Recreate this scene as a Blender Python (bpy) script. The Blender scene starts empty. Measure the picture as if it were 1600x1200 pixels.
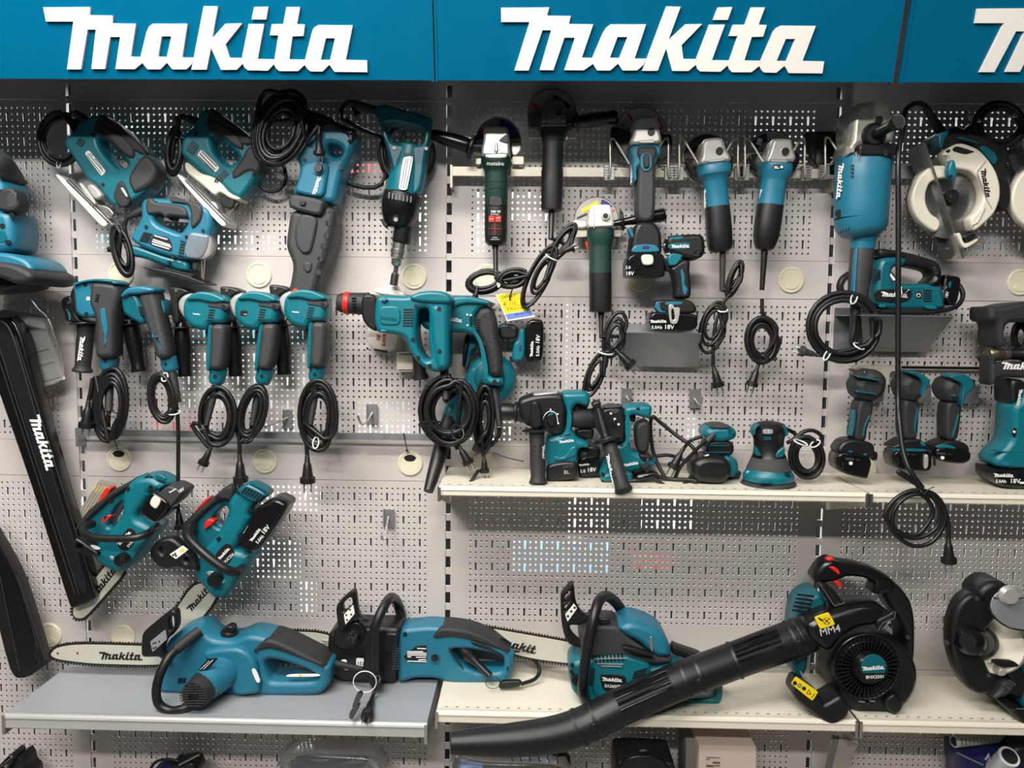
import bpy, math, random
from mathutils import Vector, Matrix
from mathutils.geometry import delaunay_2d_cdt
random.seed(7)
S = bpy.context.scene; C = S.collection
# ---------------------------------------------------------------- camera
CX, CD, YAW, PIT, ROL, F = 1.2159, 2.0408, .0224, -.0855, -.0109, 1200.0
cy, sy, cp, sp, cr, sr = math.cos(YAW), math.sin(YAW), math.cos(PIT), math.sin(PIT), math.cos(ROL), math.sin(ROL)
RM = Matrix(((cy, -sy, 0), (sy, cy, 0), (0, 0, 1))) @ Matrix(((1, 0, 0), (0, cp, -sp), (0, sp, cp))) @ Matrix(((cr, 0, sr), (0, 1, 0), (-sr, 0, cr)))
EYE = Vector((CX, -CD, 0))
cam = bpy.data.objects.new('camera', bpy.data.cameras.new('camera')); C.objects.link(cam)
cam.data.sensor_width = 36; cam.data.lens = 36*F/1600; cam.data.clip_start = .05
cam.matrix_world = Matrix.Translation(EYE) @ (RM @ Matrix(((1, 0, 0), (0, 0, -1), (0, 1, 0)))).to_4x4()
S.camera = cam
# ---------------------------------------------------------------- light
w = bpy.data.worlds.new('shop'); S.world = w; w.use_nodes = True
w.node_tree.nodes['Background'].inputs[0].default_value = (.93, .97, 1, 1)
w.node_tree.nodes['Background'].inputs[1].default_value = .035
def lamp(name, loc, to, sx, sy_, power, col=(1, .955, .9)):
    l = bpy.data.lights.new(name, 'AREA'); l.shape = 'RECTANGLE'; l.size = sx; l.size_y = sy_; l.energy = power; l.color = col
    o = bpy.data.objects.new(name, l); C.objects.link(o); o.location = loc
    o.rotation_euler = (Vector(to)-Vector(loc)).to_track_quat('-Z', 'Y').to_euler()
lamp('ceiling_tube', (.15, -1.05, 1.5), (.5, -.1, -.5), 1.3, .08, 15)
lamp('ceiling_tube', (.45, -1.75, 1.75), (.7, 0, -.3), 1.5, .1, 46)
lamp('ceiling_tube', (.7, -3.9, 1.95), (.8, 0, -.5), 2.0, .14, 92)
lamp('ceiling_tube', (-.6, -1.7, 1.6), (.2, 0, -.3), .15, 1.2, 13)
lamp('ceiling_tube', (2.5, -2.2, 1.8), (1.9, 0, -.3), 1.2, .12, 8)
lamp('rear_fill_lamp', (1.0, .14, .62), (1.0, .36, -.4), 3.4, .05, 34, (.9, .97, 1))  # added lamp close behind the wall, brightens the panels seen through the holes
lamp('rear_fill_lamp', (.9, .12, -.39), (.9, .36, -1.2), 3.4, .05, 30, (.9, .97, 1))  # second added lamp, hidden by a smooth strip, brightens the lower rear panels
S.view_settings.view_transform = 'Standard'; S.view_settings.look = 'None'
S.view_settings.gamma = 1; S.view_settings.use_curve_mapping = False
S.view_settings.exposure = .38

# ---------------------------------------------------------------- materials
def lin(c): return tuple((v/255/12.92 if v <= 10.3 else ((v/255+.055)/1.055)**2.4) for v in c)+(1,)
def mat(name, rgb, rough=.5, metal=0, bump=0, bs=900, var=.06, vs=18, coat=0, spec=.5, trans=0):
    m = bpy.data.materials.new(name); m.use_nodes = True; nt = m.node_tree; b = nt.nodes['Principled BSDF']
    c = lin(rgb); b.inputs['Roughness'].default_value = rough; b.inputs['Metallic'].default_value = metal
    b.inputs['Coat Weight'].default_value = coat; b.inputs['Specular IOR Level'].default_value = spec
    if trans: b.inputs['Transmission Weight'].default_value = trans
    co = nt.nodes.new('ShaderNodeTexCoord'); n = nt.nodes.new('ShaderNodeTexNoise'); n.inputs['Scale'].default_value = vs; n.inputs['Detail'].default_value = 5
    nt.links.new(co.outputs['Object'], n.inputs['Vector'])
    r = nt.nodes.new('ShaderNodeMix'); r.data_type = 'RGBA'
    r.inputs[6].default_value = tuple(x*(1-var) for x in c[:3])+(1,); r.inputs[7].default_value = tuple(min(1, x*(1+var)) for x in c[:3])+(1,)
    nt.links.new(n.outputs['Fac'], r.inputs[0]); nt.links.new(r.outputs[2], b.inputs['Base Color'])
    mr = nt.nodes.new('ShaderNodeMapRange'); mr.inputs[3].default_value = max(0, rough-.07); mr.inputs[4].default_value = min(1, rough+.07)
    nt.links.new(n.outputs['Fac'], mr.inputs[0]); nt.links.new(mr.outputs[0], b.inputs['Roughness'])
    if bump:
        n2 = nt.nodes.new('ShaderNodeTexNoise'); n2.inputs['Scale'].default_value = bs; n2.inputs['Detail'].default_value = 2
        nt.links.new(co.outputs['Object'], n2.inputs['Vector'])
        bp = nt.nodes.new('ShaderNodeBump'); bp.inputs['Strength'].default_value = bump; bp.inputs['Distance'].default_value = .001
        nt.links.new(n2.outputs['Fac'], bp.inputs['Height']); nt.links.new(bp.outputs[0], b.inputs['Normal'])
    return m
TEAL = mat('teal_plastic', (4, 106, 120), .38, bump=.12, bs=1500)
TEALD = mat('deep_teal_plastic', (8, 92, 106), .35, bump=.1, bs=1500)
BLUE = mat('blue_plastic', (30, 110, 136), .4, bump=.12, bs=1500)
GREEN = mat('green_plastic', (18, 56, 48), .45, bump=.1)
RUB = mat('black_rubber', (38, 38, 39), .6, bump=.35, bs=1100)
BLK = mat('black_plastic', (20, 20, 21), .42, bump=.1, bs=1300)
GLOSS = mat('glossy_black_plastic', (15, 15, 16), .24, bump=.06)
GREY = mat('grey_rubber', (53, 54, 55), .55, bump=.3, bs=1100)
CORD = mat('black_cord', (20, 20, 21), .42, var=.15)
CAST = mat('cast_aluminium', (205, 203, 198), .36, .55, bump=.2, bs=700)
STEEL = mat('bright_steel', (200, 198, 192), .26, .95, var=.1)
DSTEEL = mat('dark_steel', (105, 105, 105), .35, .9, var=.12)
ZINC = mat('galvanised_steel', (168, 170, 172), .38, .75, var=.14, vs=40)
WIRE = mat('cream_wire', (206, 202, 186), .35, .3)
WALL = mat('wall_paint', (196, 190, 187), .5, bump=.1, bs=600, var=.02, vs=4)
DARK = mat('dark_void', (9, 9, 10), .8)
CREAM = mat('cream_paint', (226, 221, 203), .36, var=.03, vs=6)
SHGREY = mat('grey_paint', (150, 155, 161), .4, var=.05, vs=5)
GROM = mat('cream_plastic', (222, 217, 192), .4, var=.02)
SIGN = mat('sign_blue', (0, 84, 116), .17, var=.02, spec=.4)
WHITE = mat('white_plastic', (218, 215, 210), .4, var=.02)
PRINT = mat('white_print', (235, 235, 232), .5, var=.02)
INK = mat('black_ink', (16, 16, 17), .5)
YEL = mat('yellow_film', (244, 214, 24), .4)
RED = mat('red_plastic', (206, 38, 30), .4)
ORANGE = mat('orange_plastic', (226, 78, 40), .4)
BAR = mat('guide_bar_paint', (202, 200, 186), .4, .1, var=.04)
PAPER = mat('paper', (214, 212, 205), .7, var=.03)
TAN = mat('disc_print', (150, 146, 138), .6)
NAVY = mat('navy_print', (35, 42, 110), .5)
PWHITE = mat('cream_guard_paint', (218, 214, 196), .35, var=.03)
PBLUE = mat('dark_blue_film', (20, 32, 90), .3)
FILM = mat('clear_film', (225, 228, 230), .12, trans=.9)
SMOKE = mat('clear_shield', (205, 212, 216), .12, .0, trans=.75)

# ---------------------------------------------------------------- pixel frame -> real points on planes parallel to the wall
def P(x, y, d):
    v = RM @ Vector(((x-800)/F, 1, -(y-600)/F)); t = (CD-d)/v.y
    return EYE + v*t
def mpp(d): return (CD-d)/F*1.005
A = [0, 0, 1, 0, 1]                                   # tile origin, scale, rotation, flip
def O(x, y, s=4, a=0, fx=1): A[:] = [x, y, s, math.radians(a), fx]
def pt(x, y):
    c, s = math.cos(A[3]), math.sin(A[3]); x *= A[4]
    return (A[0]+(x*c-y*s)/A[2], A[1]+(x*s+y*c)/A[2])
def pp(t):
    if not isinstance(t, str): return [tuple(map(float, q)) for q in t]
    return [tuple(map(float, q.split(','))) for q in t.split()]
cur = None
def T(name, label, cat, x, y, d, group=None):
    global cur
    o = bpy.data.objects.new(name, None); C.objects.link(o); o.empty_display_size = .02
    o.location = P(*pt(x, y), d); o['label'] = label; o['category'] = cat
    if group: o['group'] = group
    cur = o; return o
def TW(name, label, cat, loc, group=None, struct=False):
    global cur
    o = bpy.data.objects.new(name, None); C.objects.link(o); o.location = loc
    if struct: o['kind'] = 'structure'
    else:
        o['label'] = label; o['category'] = cat
        if group: o['group'] = group
    cur = o; return o
def mk(name, V, Fc, m, pa=None, stuff=False, lab=None, smooth=40):
    b = cur.location; me = bpy.data.meshes.new(name)
    me.from_pydata([tuple(Vector(v)-b) for v in V], [], Fc); me.materials.append(m)
    if smooth:
        me.polygons.foreach_set('use_smooth', [True]*len(me.polygons))
        me.set_sharp_from_angle(angle=math.radians(smooth))
    me.update()
    o = bpy.data.objects.new(name, me); C.objects.link(o); o.parent = pa or cur
    if stuff: o['kind'] = 'stuff'
    if lab: o['label'] = lab
    return o
# -- outlines
def spline(p, n, closed=True):
    """Catmull-Rom through p; a doubled point stays a sharp corner."""
    if n <= 1: 
        o = []
        for q in p:
            if not o or (abs(q[0]-o[-1][0])+abs(q[1]-o[-1][1])) > 1e-6: o.append(q)
        return o
    out = []; L = len(p); D = len(p[0])
    for i in range(L if closed else L-1):
        a, b = p[i], p[(i+1) % L]
        if a == b: continue
        z = p[(i-1) % L] if (closed or i > 0) else a
        c = p[(i+2) % L] if (closed or i+2 < L) else b
        for k in range(n):
            t = k/n; t2 = t*t; t3 = t2*t
            out.append(tuple(.5*(2*a[j]+(b[j]-z[j])*t+(2*z[j]-5*a[j]+4*b[j]-c[j])*t2+(3*a[j]-z[j]-3*b[j]+c[j])*t3) for j in range(D)))
    if not closed: out.append(p[-1])
    return out
def chaikin(p, r):
    """round corners: each corner cut by ratio r twice"""
    for rr in (r, .25):
        q = []
        for i in range(len(p)):
            a, b, c = p[i-1], p[i], p[(i+1) % len(p)]
            l1 = math.hypot(b[0]-a[0], b[1]-a[1]) or 1e-9; l2 = math.hypot(c[0]-b[0], c[1]-b[1]) or 1e-9
            k = rr
            q.append((b[0]+(a[0]-b[0])*k, b[1]+(a[1]-b[1])*k)); q.append((b[0]+(c[0]-b[0])*k, b[1]+(c[1]-b[1])*k))
        p = q
    return p
def area(p): return sum(p[i-1][0]*p[i][1]-p[i][0]*p[i-1][1] for i in range(len(p)))/2
def inset(p, b):
    n = len(p); o = []
    for i in range(n):
        a, q, c = p[i-1], p[i], p[(i+1) % n]
        d1 = (q[0]-a[0], q[1]-a[1]); d2 = (c[0]-q[0], c[1]-q[1])
        l1 = math.hypot(*d1) or 1e-9; l2 = math.hypot(*d2) or 1e-9
        n1 = (-d1[1]/l1, d1[0]/l1); n2 = (-d2[1]/l2, d2[0]/l2)
        m = (n1[0]+n2[0], n1[1]+n2[1]); k = 1+n1[0]*n2[0]+n1[1]*n2[1]
        k = max(k, .5)
        o.append((q[0]+m[0]/k*b, q[1]+m[1]/k*b))
    return o
def cdt(pts, ed):
    """triangles inside the outlines (holes left open), indices into pts + any added points"""
    r = delaunay_2d_cdt([Vector((x*100, y*100)) for x, y in pts], ed, [], 2, 1e-5)
    rep = {}
    for k, o in enumerate(r[3]): rep[k] = o[0] if o else None
    ov = list(pts); 
    for k in rep:
        if rep[k] is None: rep[k] = len(ov); ov.append((r[0][k].x/100, r[0][k].y/100))
    def odd(x, y):
        c = False
        for i, j in ed:
            (x1, y1), (x2, y2) = pts[i], pts[j]
            if (y1 > y) != (y2 > y) and x < (x2-x1)*(y-y1)/(y2-y1)+x1: c = not c
        return c
    out = []
    for f in r[2]:
        f = [rep[x] for x in f]
        if len(f) == 3 and odd(sum(ov[k][0] for k in f)/3, sum(ov[k][1] for k in f)/3): out.append(f)
    return ov, out
def pf(name, m, t, d, th, bev=2, holes=(), sm=.2, pa=None, lab=None, seg=3, tilt=None, stuff=False, curve=0):
    """rounded solid with the given outline: mid plane at distance d from the wall, thickness th (metres), bev px.
    tilt=(x0,y0,x1,y1,dd): depth shifts by dd going from point 0 to point 1."""
    loops = []
    for k, q in enumerate([t]+list(holes)):
        q = pp(q); q = spline(q, 4) if curve else (chaikin(q, sm) if sm else q)
        q = [pt(*v) for v in q]; q = [v for i, v in enumerate(q) if math.hypot(v[0]-q[i-1][0], v[1]-q[i-1][1]) > .02]
        if (area(q) > 0) != (k == 0): q.reverse()
        loops.append(q)
    if tilt:
        (ax, ay), (bx, by) = pt(tilt[0], tilt[1]), pt(tilt[2], tilt[3]); dx, dy = bx-ax, by-ay; L2 = dx*dx+dy*dy
        dz = lambda v: tilt[4]*((v[0]-ax)*dx+(v[1]-ay)*dy)/L2
    else: dz = lambda v: 0
    h = th/2; ang = [math.pi/2*i/seg for i in range(seg+1)]
    lev = [(bev*(1-math.cos(a)), h*math.sin(a)) if 0 else (bev*(1-math.sin(math.pi/2-a)), (h-min(h, bev*mpp(d)*1.3))+min(h, bev*mpp(d)*1.3)*math.sin(a)) for a in ang]
    V = []; Fc = []; idx = []
    for q in loops:
        rows = []
        for sgn in (1, -1):
            for (b, z) in (lev if sgn == 1 else lev[::(1 if seg < 3 else 3)]):
                r = inset(q, b) if b > 1e-6 else q
                st = len(V)
                for v in r: V.append(P(v[0], v[1], d+dz(v))+Vector((0, -sgn*z, 0)))
                rows.append((sgn, st))
        n = len(q); fr = [s for g, s in rows if g == 1]; bk = [s for g, s in rows if g == -1]
        seq = fr[::-1]+bk
        for a, b in zip(seq, seq[1:]):
            for i in range(n):
                j = (i+1) % n; Fc.append((a+i, b+i, b+j, a+j))
        idx.append((fr[-1], bk[-1], n))
    for which in (0, 1):
        fl = [i[which]+k for i in idx for k in range(i[2])]; nf = len(fl); ed = []; o = 0
        for i in idx: ed += [(o+k, o+(k+1) % i[2]) for k in range(i[2])]; o += i[2]
        sg = 1 if which == 0 else -1
        ov, tris = cdt([(V[f].x, V[f].z) for f in fl], ed)
        for q in range(nf, len(ov)):                  # crossings found by the triangulator
            y = V[fl[0]].y; fl.append(len(V)); V.append(Vector((ov[q][0], y, ov[q][1])))
        for tr in tris:
            a, b, c = (V[fl[x]] for x in tr); up = (b-a).cross(c-a).y
            Fc.append(tuple(fl[x] for x in (tr if up*sg < 0 else tr[::-1])))
    return mk(name, V, Fc, m, pa, stuff, lab)
def sweep(W, R, n, closed):
    V = []; Fc = []; L = len(W); up = Vector((.13, .9, .31)); pu = None
    for i in range(L):
        a = W[(i-1) % L] if (closed or i) else W[i]; b = W[(i+1) % L] if (closed or i < L-1) else W[i]
        t = (b-a); t = t.normalized() if t.length > 1e-9 else Vector((0, 0, 1))
        if pu is None: pu = t.orthogonal().normalized() if abs(t.dot(up.normalized())) > .95 else (up-t*up.dot(t)).normalized()
        else:
            q = pu-t*pu.dot(t); pu = q.normalized() if q.length > 1e-6 else t.orthogonal().normalized()
        bn = t.cross(pu)
        for k in range(n):
            an = 2*math.pi*k/n; V.append(W[i]+(pu*math.cos(an)+bn*math.sin(an))*R[i])
    for i in range(L if closed else L-1):
        j = (i+1) % L
        for k in range(n):
            Fc.append((i*n+k, i*n+(k+1) % n, j*n+(k+1) % n, j*n+k))
    if not closed:
        Fc.append(tuple(range(n))[::-1]); Fc.append(tuple((L-1)*n+k for k in range(n)))
    return V, Fc
def join(parts):
    V = []; Fc = []
    for v, f in parts:
        b = len(V); V += v; Fc += [tuple(x+b for x in q) for q in f]
    return V, Fc
def tbg(t, r, d=None, n=8, sub=5, closed=False, raw=False):
    p = pp(t) if isinstance(t, str) else t; q = []
    for v in p:
        x, y = (v[0], v[1]) if raw else pt(v[0], v[1]); q.append((x, y, v[2] if len(v) > 2 and v[2] is not None else d, v[3] if len(v) > 3 else r))
    q = spline(q, sub, closed)
    return sweep([P(a, b, c) for a, b, c, _ in q], [rr*mpp(c) for a, b, c, rr in q], n, closed)
def tb(name, m, t, r, d=None, pa=None, n=8, sub=5, closed=False, lab=None, stuff=False):
    """round tube through pixel points 'x,y[,d[,r]]', r in photo pixels"""
    return mk(name, *tbg(t, r, d, n, sub, closed), m, pa, stuff, lab, 60)
def lt(name, m, a, b, prof, pa=None, n=20, lab=None, sq=None, smooth=35):
    """turned body from a=(x,y,d) to b, prof 't:r' pairs (r photo px); sq squares the section (flat sides)"""
    same = abs(a[0]-b[0])+abs(a[1]-b[1]) < .01; dd_ = b[2]-a[2]
    if same: m_ = P(*pt(a[0], a[1]), (a[2]+b[2])/2); a = m_+Vector((0, dd_/2, 0)); b = m_-Vector((0, dd_/2, 0))
    else: a = P(*pt(a[0], a[1]), a[2]); b = P(*pt(b[0], b[1]), b[2])
    ax = (b-a); k = mpp(-(a.y+b.y)/2)
    pr = [tuple(map(float, q.split(':'))) for q in prof.split()]
    t = ax.normalized(); u = t.orthogonal().normalized() if abs(t.y) > .9 else (Vector((0, -1, 0))-t*(-t.y)).normalized(); v = t.cross(u)
    V = []; Fc = []
    for tt, r in pr:
        for i in range(n):
            an = 2*math.pi*i/n; c_, s_ = math.cos(an), math.sin(an)
            if sq:
                e = sq; g = (abs(c_)**e+abs(s_)**e)**(-1/e); c_ *= g; s_ *= g
            V.append(a+ax*tt+(u*c_+v*s_)*r*k)
    L = len(pr)
    for j in range(L-1):
        for i in range(n): Fc.append((j*n+i, j*n+(i+1) % n, (j+1)*n+(i+1) % n, (j+1)*n+i))
    Fc.append(tuple(range(n))[::-1]); Fc.append(tuple((L-1)*n+i for i in range(n)))
    return mk(name, V, Fc, m, pa, False, lab, smooth)
def bx(name, m, lo, hi, pa=None, bev=0, stuff=False, lab=None):
    return mk(name, *boxg(lo, hi), m, pa, stuff, lab, 0)
def boxg(lo, hi):
    (a, b, c), (x, y, z) = lo, hi
    return [(a, b, c), (x, b, c), (x, y, c), (a, y, c), (a, b, z), (x, b, z), (x, y, z), (a, y, z)], [(0, 3, 2, 1), (4, 5, 6, 7), (0, 1, 5, 4), (1, 2, 6, 5), (2, 3, 7, 6), (3, 0, 4, 7)]
def barg(x0, y0, x1, y1, w_, d, th=.0025):
    (x0, y0), (x1, y1) = pt(x0, y0), pt(x1, y1); l = math.hypot(x1-x0, y1-y0) or 1; nx, ny = -(y1-y0)/l*w_/2, (x1-x0)/l*w_/2
    q = [(x0+nx, y0+ny), (x1+nx, y1+ny), (x1-nx, y1-ny), (x0-nx, y0-ny)]
    V = [P(*v, d) for v in q]+[P(*v, d)+Vector((0, -th, 0)) for v in q]
    return V, [(3, 2, 1, 0), (4, 5, 6, 7), (0, 1, 5, 4), (1, 2, 6, 5), (2, 3, 7, 6), (3, 0, 4, 7)]
def bars(name, m, t, w_, d, pa=None, th=.0025):
    """short bars 'x0,y0,x1,y1' lying on a surface (vent slots, ribs, print), joined into one part"""
    return mk(name, *join([barg(*q, w_, d, th) for q in pp(t)]), m, pa, True, None, 0)
def vents(name, a, b, dx, dy, n, w_, d, m=None, pa=None, th=.0015):
    """n parallel bars, first a..b, stepping by dx,dy"""
    return bars(name, m or INK, [(a[0]+dx*i, a[1]+dy*i, b[0]+dx*i, b[1]+dy*i) for i in range(n)], w_, d, pa, th)
def dots(name, m, t, r, d, pa=None, th=.002, n=10):
    g = []
    for x, y in pp(t):
        x, y = pt(x, y); c = P(x, y, d); k = r*mpp(d)
        V = [c+Vector((math.cos(2*math.pi*i/n)*k, -h, math.sin(2*math.pi*i/n)*k)) for h in (-.004, th) for i in range(n)]
        Fc = [(i, n+i, n+(i+1) % n, (i+1) % n)[::-1] for i in range(n)]+[tuple(range(n))[::-1], tuple(range(n, 2*n))]
        g.append((V, Fc))
    return mk(name, *join(g), m, pa, len(g) > 1, None, 30)
# -- lettering
LG = ["280,48 572,46 568,97 712,99 709,148 857,150 824,355 890,357 900,392 850,433 730,432 760,232 697,232 665,432 580,432 608,186 556,186 515,434 428,434 468,136 297,136",
 "962,150 1178,150 1145,360 1218,361 1205,400 1172,434 1085,434 1050,392 1010,434 930,434 902,400 886,357 922,208 938,170|1018,228 1078,228 1050,357 994,355",
 "1280,40 1368,42 1330,245 1415,150 1518,148 1415,278 1440,362 1524,364 1522,400 1485,437 1387,437 1325,300 1298,436 1203,436",
 "1594,46 1682,44 1668,123 1578,123", "1560,152 1656,152 1615,370 1722,372 1715,404 1680,442 1555,440 1536,425 1522,398 1518,362",
 "1795,46 1880,46 1860,152 1910,155 1900,226 1832,228 1812,372 1915,374 1908,407 1868,445 1750,445 1730,428 1716,402 1745,222 1692,222 1704,153 1776,152",
 "1995,158 2208,160 2165,375 2297,378 2299,452 2095,450 2062,405 2020,448 1945,447 1926,432 1906,402 1912,370 1956,195 1970,172|2040,240 2098,240 2068,375 2008,375"]
SG_Y, SG_Z, SG_A = -.30, .521, math.radians(14)
def sign_pt(zx, zy):                                    # photo tile point -> (x, along-face) on the tilted sign face
    v = RM @ Vector(((zx/4-800)/F, 1, -(zy/4-600)/F)); nrm = Vector((0, math.cos(SG_A), math.sin(SG_A)))
    o = Vector((0, SG_Y, SG_Z)); t = (o-EYE).dot(nrm)/v.dot(nrm); q = EYE+v*t-o
    return q.x, q.dot(Vector((0, -math.sin(SG_A), math.cos(SG_A))))
LP = []
for s in LG:
    LP.append([[sign_pt(*q) for q in pp(l)] for l in s.split('|')])
_x0 = min(q[0] for l in LP for r in l for q in r); _x1 = max(q[0] for l in LP for r in l for q in r); _y0 = min(q[1] for l in LP for r in l for q in r)
LW = _x1-_x0
LP = [[[((x-_x0)/LW, (y-_y0)/LW) for x, y in r] for r in l] for l in LP]   # unit width, baseline 0
def poly_solid(loops, z0, z1):
    """flat-sided solid of 2-D loops (first outer, rest holes); local x,y in plane, z out"""
    L = []
    for k, q in enumerate(loops):
        q = list(q)
        if (area(q) > 0) != (k == 0): q.reverse()
        L.append(q)
    V = []; Fc = []; st = []
    for z in (z0, z1):
        for q in L:
            st.append(len(V)); V += [(x, y, z) for x, y in q]
    nl = len(L)
    for k, q in enumerate(L):
        a, b, n = st[k], st[k+nl], len(q)
        for i in range(n): Fc.append((a+i, a+(i+1) % n, b+(i+1) % n, b+i))
    fl = [i for k, q in enumerate(L) for i in range(st[k], st[k]+len(q))]; off = st[nl]
    ed = []; o = 0
    for q in L: ed += [(o+k, o+(k+1) % len(q)) for k in range(len(q))]; o += len(q)
    ov, tris = cdt([V[i][:2] for i in fl], ed)
    for tri in tris:
        if max(tri) >= len(fl): continue
        a, b, c = (Vector(V[fl[i]]) for i in tri); tr = [fl[i] for i in tri]
        if (b-a).cross(c-a).z < 0: tr.reverse()
        Fc.append(tuple(i+off for i in tr)); Fc.append(tuple(tr[::-1]))
    return V, Fc
LOGO = join([poly_solid(l, 0, 1) for l in LP]); LGM = {}; TXM = {}
FACE = Matrix(((1, 0, 0), (0, 0, -1), (0, 1, 0)))        # local z -> towards the viewer
def place(name, me, x, y, d, scale, ang, m, th, pa, shear=0, turn=0):
    o = bpy.data.objects.new(name, me); C.objects.link(o); o.parent = pa or cur
    px, py = pt(x, y); R2 = Matrix.Rotation(math.radians(ang)+A[3], 3, 'Y')
    M = (Matrix.Rotation(math.radians(turn), 3, 'Z') @ R2 @ FACE).to_4x4() @ Matrix.Diagonal((scale, scale*(1+shear), th, 1))
    o.matrix_local = Matrix.Translation(P(px, py, d)-cur.location) @ M
    return o
def logo(x0, y0, x1, y1, d, m=None, pa=None, th=.0008, tall=0, turn=0):
    """brand lettering with its baseline from x0,y0 to x1,y1 (tile px), lying at depth d"""
    m = m or PRINT
    if m.name not in LGM:
        me = bpy.data.meshes.new('lettering'); me.from_pydata(LOGO[0], [], LOGO[1]); me.materials.append(m); LGM[m.name] = me
    L = math.hypot(x1-x0, y1-y0)/A[2]
    return place('lettering', LGM[m.name], x0, y0, d, L*mpp(d), math.degrees(math.atan2(y1-y0, x1-x0)), m, th, pa, tall, turn)
def txt(s, x, y, h, d, ang=0, m=None, pa=None, name='lettering', th=.0006):
    """plain print, h = cap height in tile px, x,y = left end of baseline"""
    m = m or PRINT; k = (s, m.name)
    if k not in TXM:
        cu = bpy.data.curves.new('t', 'FONT'); cu.body = s; cu.size = 1.39; cu.extrude = .5; cu.resolution_u = 2; cu.offset = .012
        ob = bpy.data.objects.new('t', cu); me = bpy.data.meshes.new_from_object(ob); bpy.data.objects.remove(ob)
        me.materials.clear(); me.materials.append(m); TXM[k] = me
    return place(name, TXM[k], x, y, d, h/A[2]*mpp(d), ang, m, th, pa)
# ================================================================ setting
CP, RP, NC, NR = .01486, .0157, 60, 24                 # hole pitch across / down
def perf_mesh():
    V = []; Fc = []; W_, H_ = .985, .4; x0 = (W_-(NC-1)*CP)/2-CP/2; z0 = -(H_-NR*RP)/2-.001
    def cell(cx, cz, outer, inner):
        n = len(outer); b = len(V)
        for q in outer: V.append((q[0], 0, q[1]))
        for q in inner: V.append((q[0], 0, q[1]))
        for q in inner: V.append((q[0], .0015, q[1]))
        for i in range(n):
            j = (i+1) % n; Fc.append((b+i, b+j, b+n+j, b+n+i)); Fc.append((b+n+i, b+n+j, b+2*n+j, b+2*n+i))
    r = .0029
    for c in range(NC):
        for k in range(NR):
            cx = x0+(c+.5)*CP; cz = z0-(k+.5)*RP; a, h = CP/2, RP/2
            if c % 3 == 1 and k % 4 == 2: continue
            if c % 3 == 1 and k % 4 == 1:
                z2 = cz-RP; R_, s = .0038, .0025
                out = [(cx, cz+h), (cx-a, cz+h), (cx-a, cz), (cx-a, cz-h), (cx-a, z2), (cx-a, z2-h), (cx, z2-h), (cx+a, z2-h), (cx+a, z2), (cx+a, cz-h), (cx+a, cz), (cx+a, cz+h)]
                inn = [(cx, cz+R_), (cx-R_*.75, cz+R_*.7), (cx-R_, cz), (cx-s, cz-R_*.8), (cx-s, z2), (cx-s*.8, z2-s*1.3), (cx, z2-s*1.6), (cx+s*.8, z2-s*1.3), (cx+s, z2), (cx+s, cz-R_*.8), (cx+R_, cz), (cx+R_*.75, cz+R_*.7)]
                cell(cx, cz, out, inn)
            else:
                out = [(cx+a, cz), (cx+a, cz+h), (cx, cz+h), (cx-a, cz+h), (cx-a, cz), (cx-a, cz-h), (cx, cz-h), (cx+a, cz-h)]
                inn = [(cx+r*math.cos(t*math.pi/4), cz+r*math.sin(t*math.pi/4)) for t in range(8)]
                cell(cx, cz, out, inn)
    xa, xb, za, zb = x0, x0+NC*CP, z0, z0-NR*RP
    def quad(a, b, c, d):
        k = len(V); V.extend([(a, 0, c), (b, 0, c), (b, 0, d), (a, 0, d)]); Fc.append((k, k+1, k+2, k+3))
    quad(0, W_, za, 0); quad(0, W_, -H_, zb); quad(0, xa, zb, za); quad(xb, W_, zb, za)
    k = len(V); V.extend([(0, 0, 0), (W_, 0, 0), (W_, .012, 0), (0, .012, 0), (0, 0, -H_), (W_, 0, -H_), (W_, .012, -H_), (0, .012, -H_)])
    Fc.extend([(k, k+1, k+2, k+3), (k+4, k+7, k+6, k+5), (k, k+3, k+7, k+4), (k+1, k+5, k+6, k+2)])
    me = bpy.data.meshes.new('perforated_panel'); me.from_pydata(V, [], Fc); me.materials.append(WALL); return me
wall = TW('wall_back', '', '', (0, 0, 0), struct=True)
PM = perf_mesh(); ST = [.657, .157, -.343, -.842, -1.342]
def put(name, me, loc, pa=None):
    o = bpy.data.objects.new(name, me); C.objects.link(o); o.parent = pa or cur; o.location = loc; return o
sm = bpy.data.meshes.new('smooth_panel'); v, f = boxg((0, 0, -.0985), (.985, .012, -.0008)); sm.from_pydata(v, [], f); sm.materials.append(WALL)
def grom_mesh(hole):
    V = []; Fc = []; n = 32; mi = []
    for r, y in ((.0338, .0), (.0338, -.0035), (.0315, -.0052), (.0285, -.0052), (.028, -.0034), (.0268, -.0034), (.0262, -.0045)):
        for i in range(n): V.append((r*math.cos(2*math.pi*i/n), y, r*math.sin(2*math.pi*i/n)))
    for j in range(6):
        for i in range(n): Fc.append((j*n+i, j*n+(i+1) % n, (j+1)*n+(i+1) % n, (j+1)*n+i)[::-1])
    Fc.append(tuple(6*n+i for i in range(n))[::-1]); mi = [0]*len(Fc)
    q = [(.0225*math.cos(x), -.0015+.0225*math.sin(x)) for x in [math.pi*(1.22+.56*i/10) for i in range(11)]]; q += [(.0225*.62*math.cos(x), -.0085+.0062*math.sin(x)-.003) for x in [math.pi*(.02+.96*i/8) for i in range(9)]]
    v, f = poly_solid([q], .0044, .0062 if not hole else .0049); k = len(V); V += [(x, -z, y) for x, y, z in v]; Fc += [tuple(i+k for i in g) for g in f]; mi += [1 if hole else 0]*len(f)
    me = bpy.data.meshes.new('grommet'); me.from_pydata(V, [], Fc); me.materials.append(GROM); me.materials.append(DARK); me.polygons.foreach_set('material_index', mi); me.update(); return me
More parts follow.
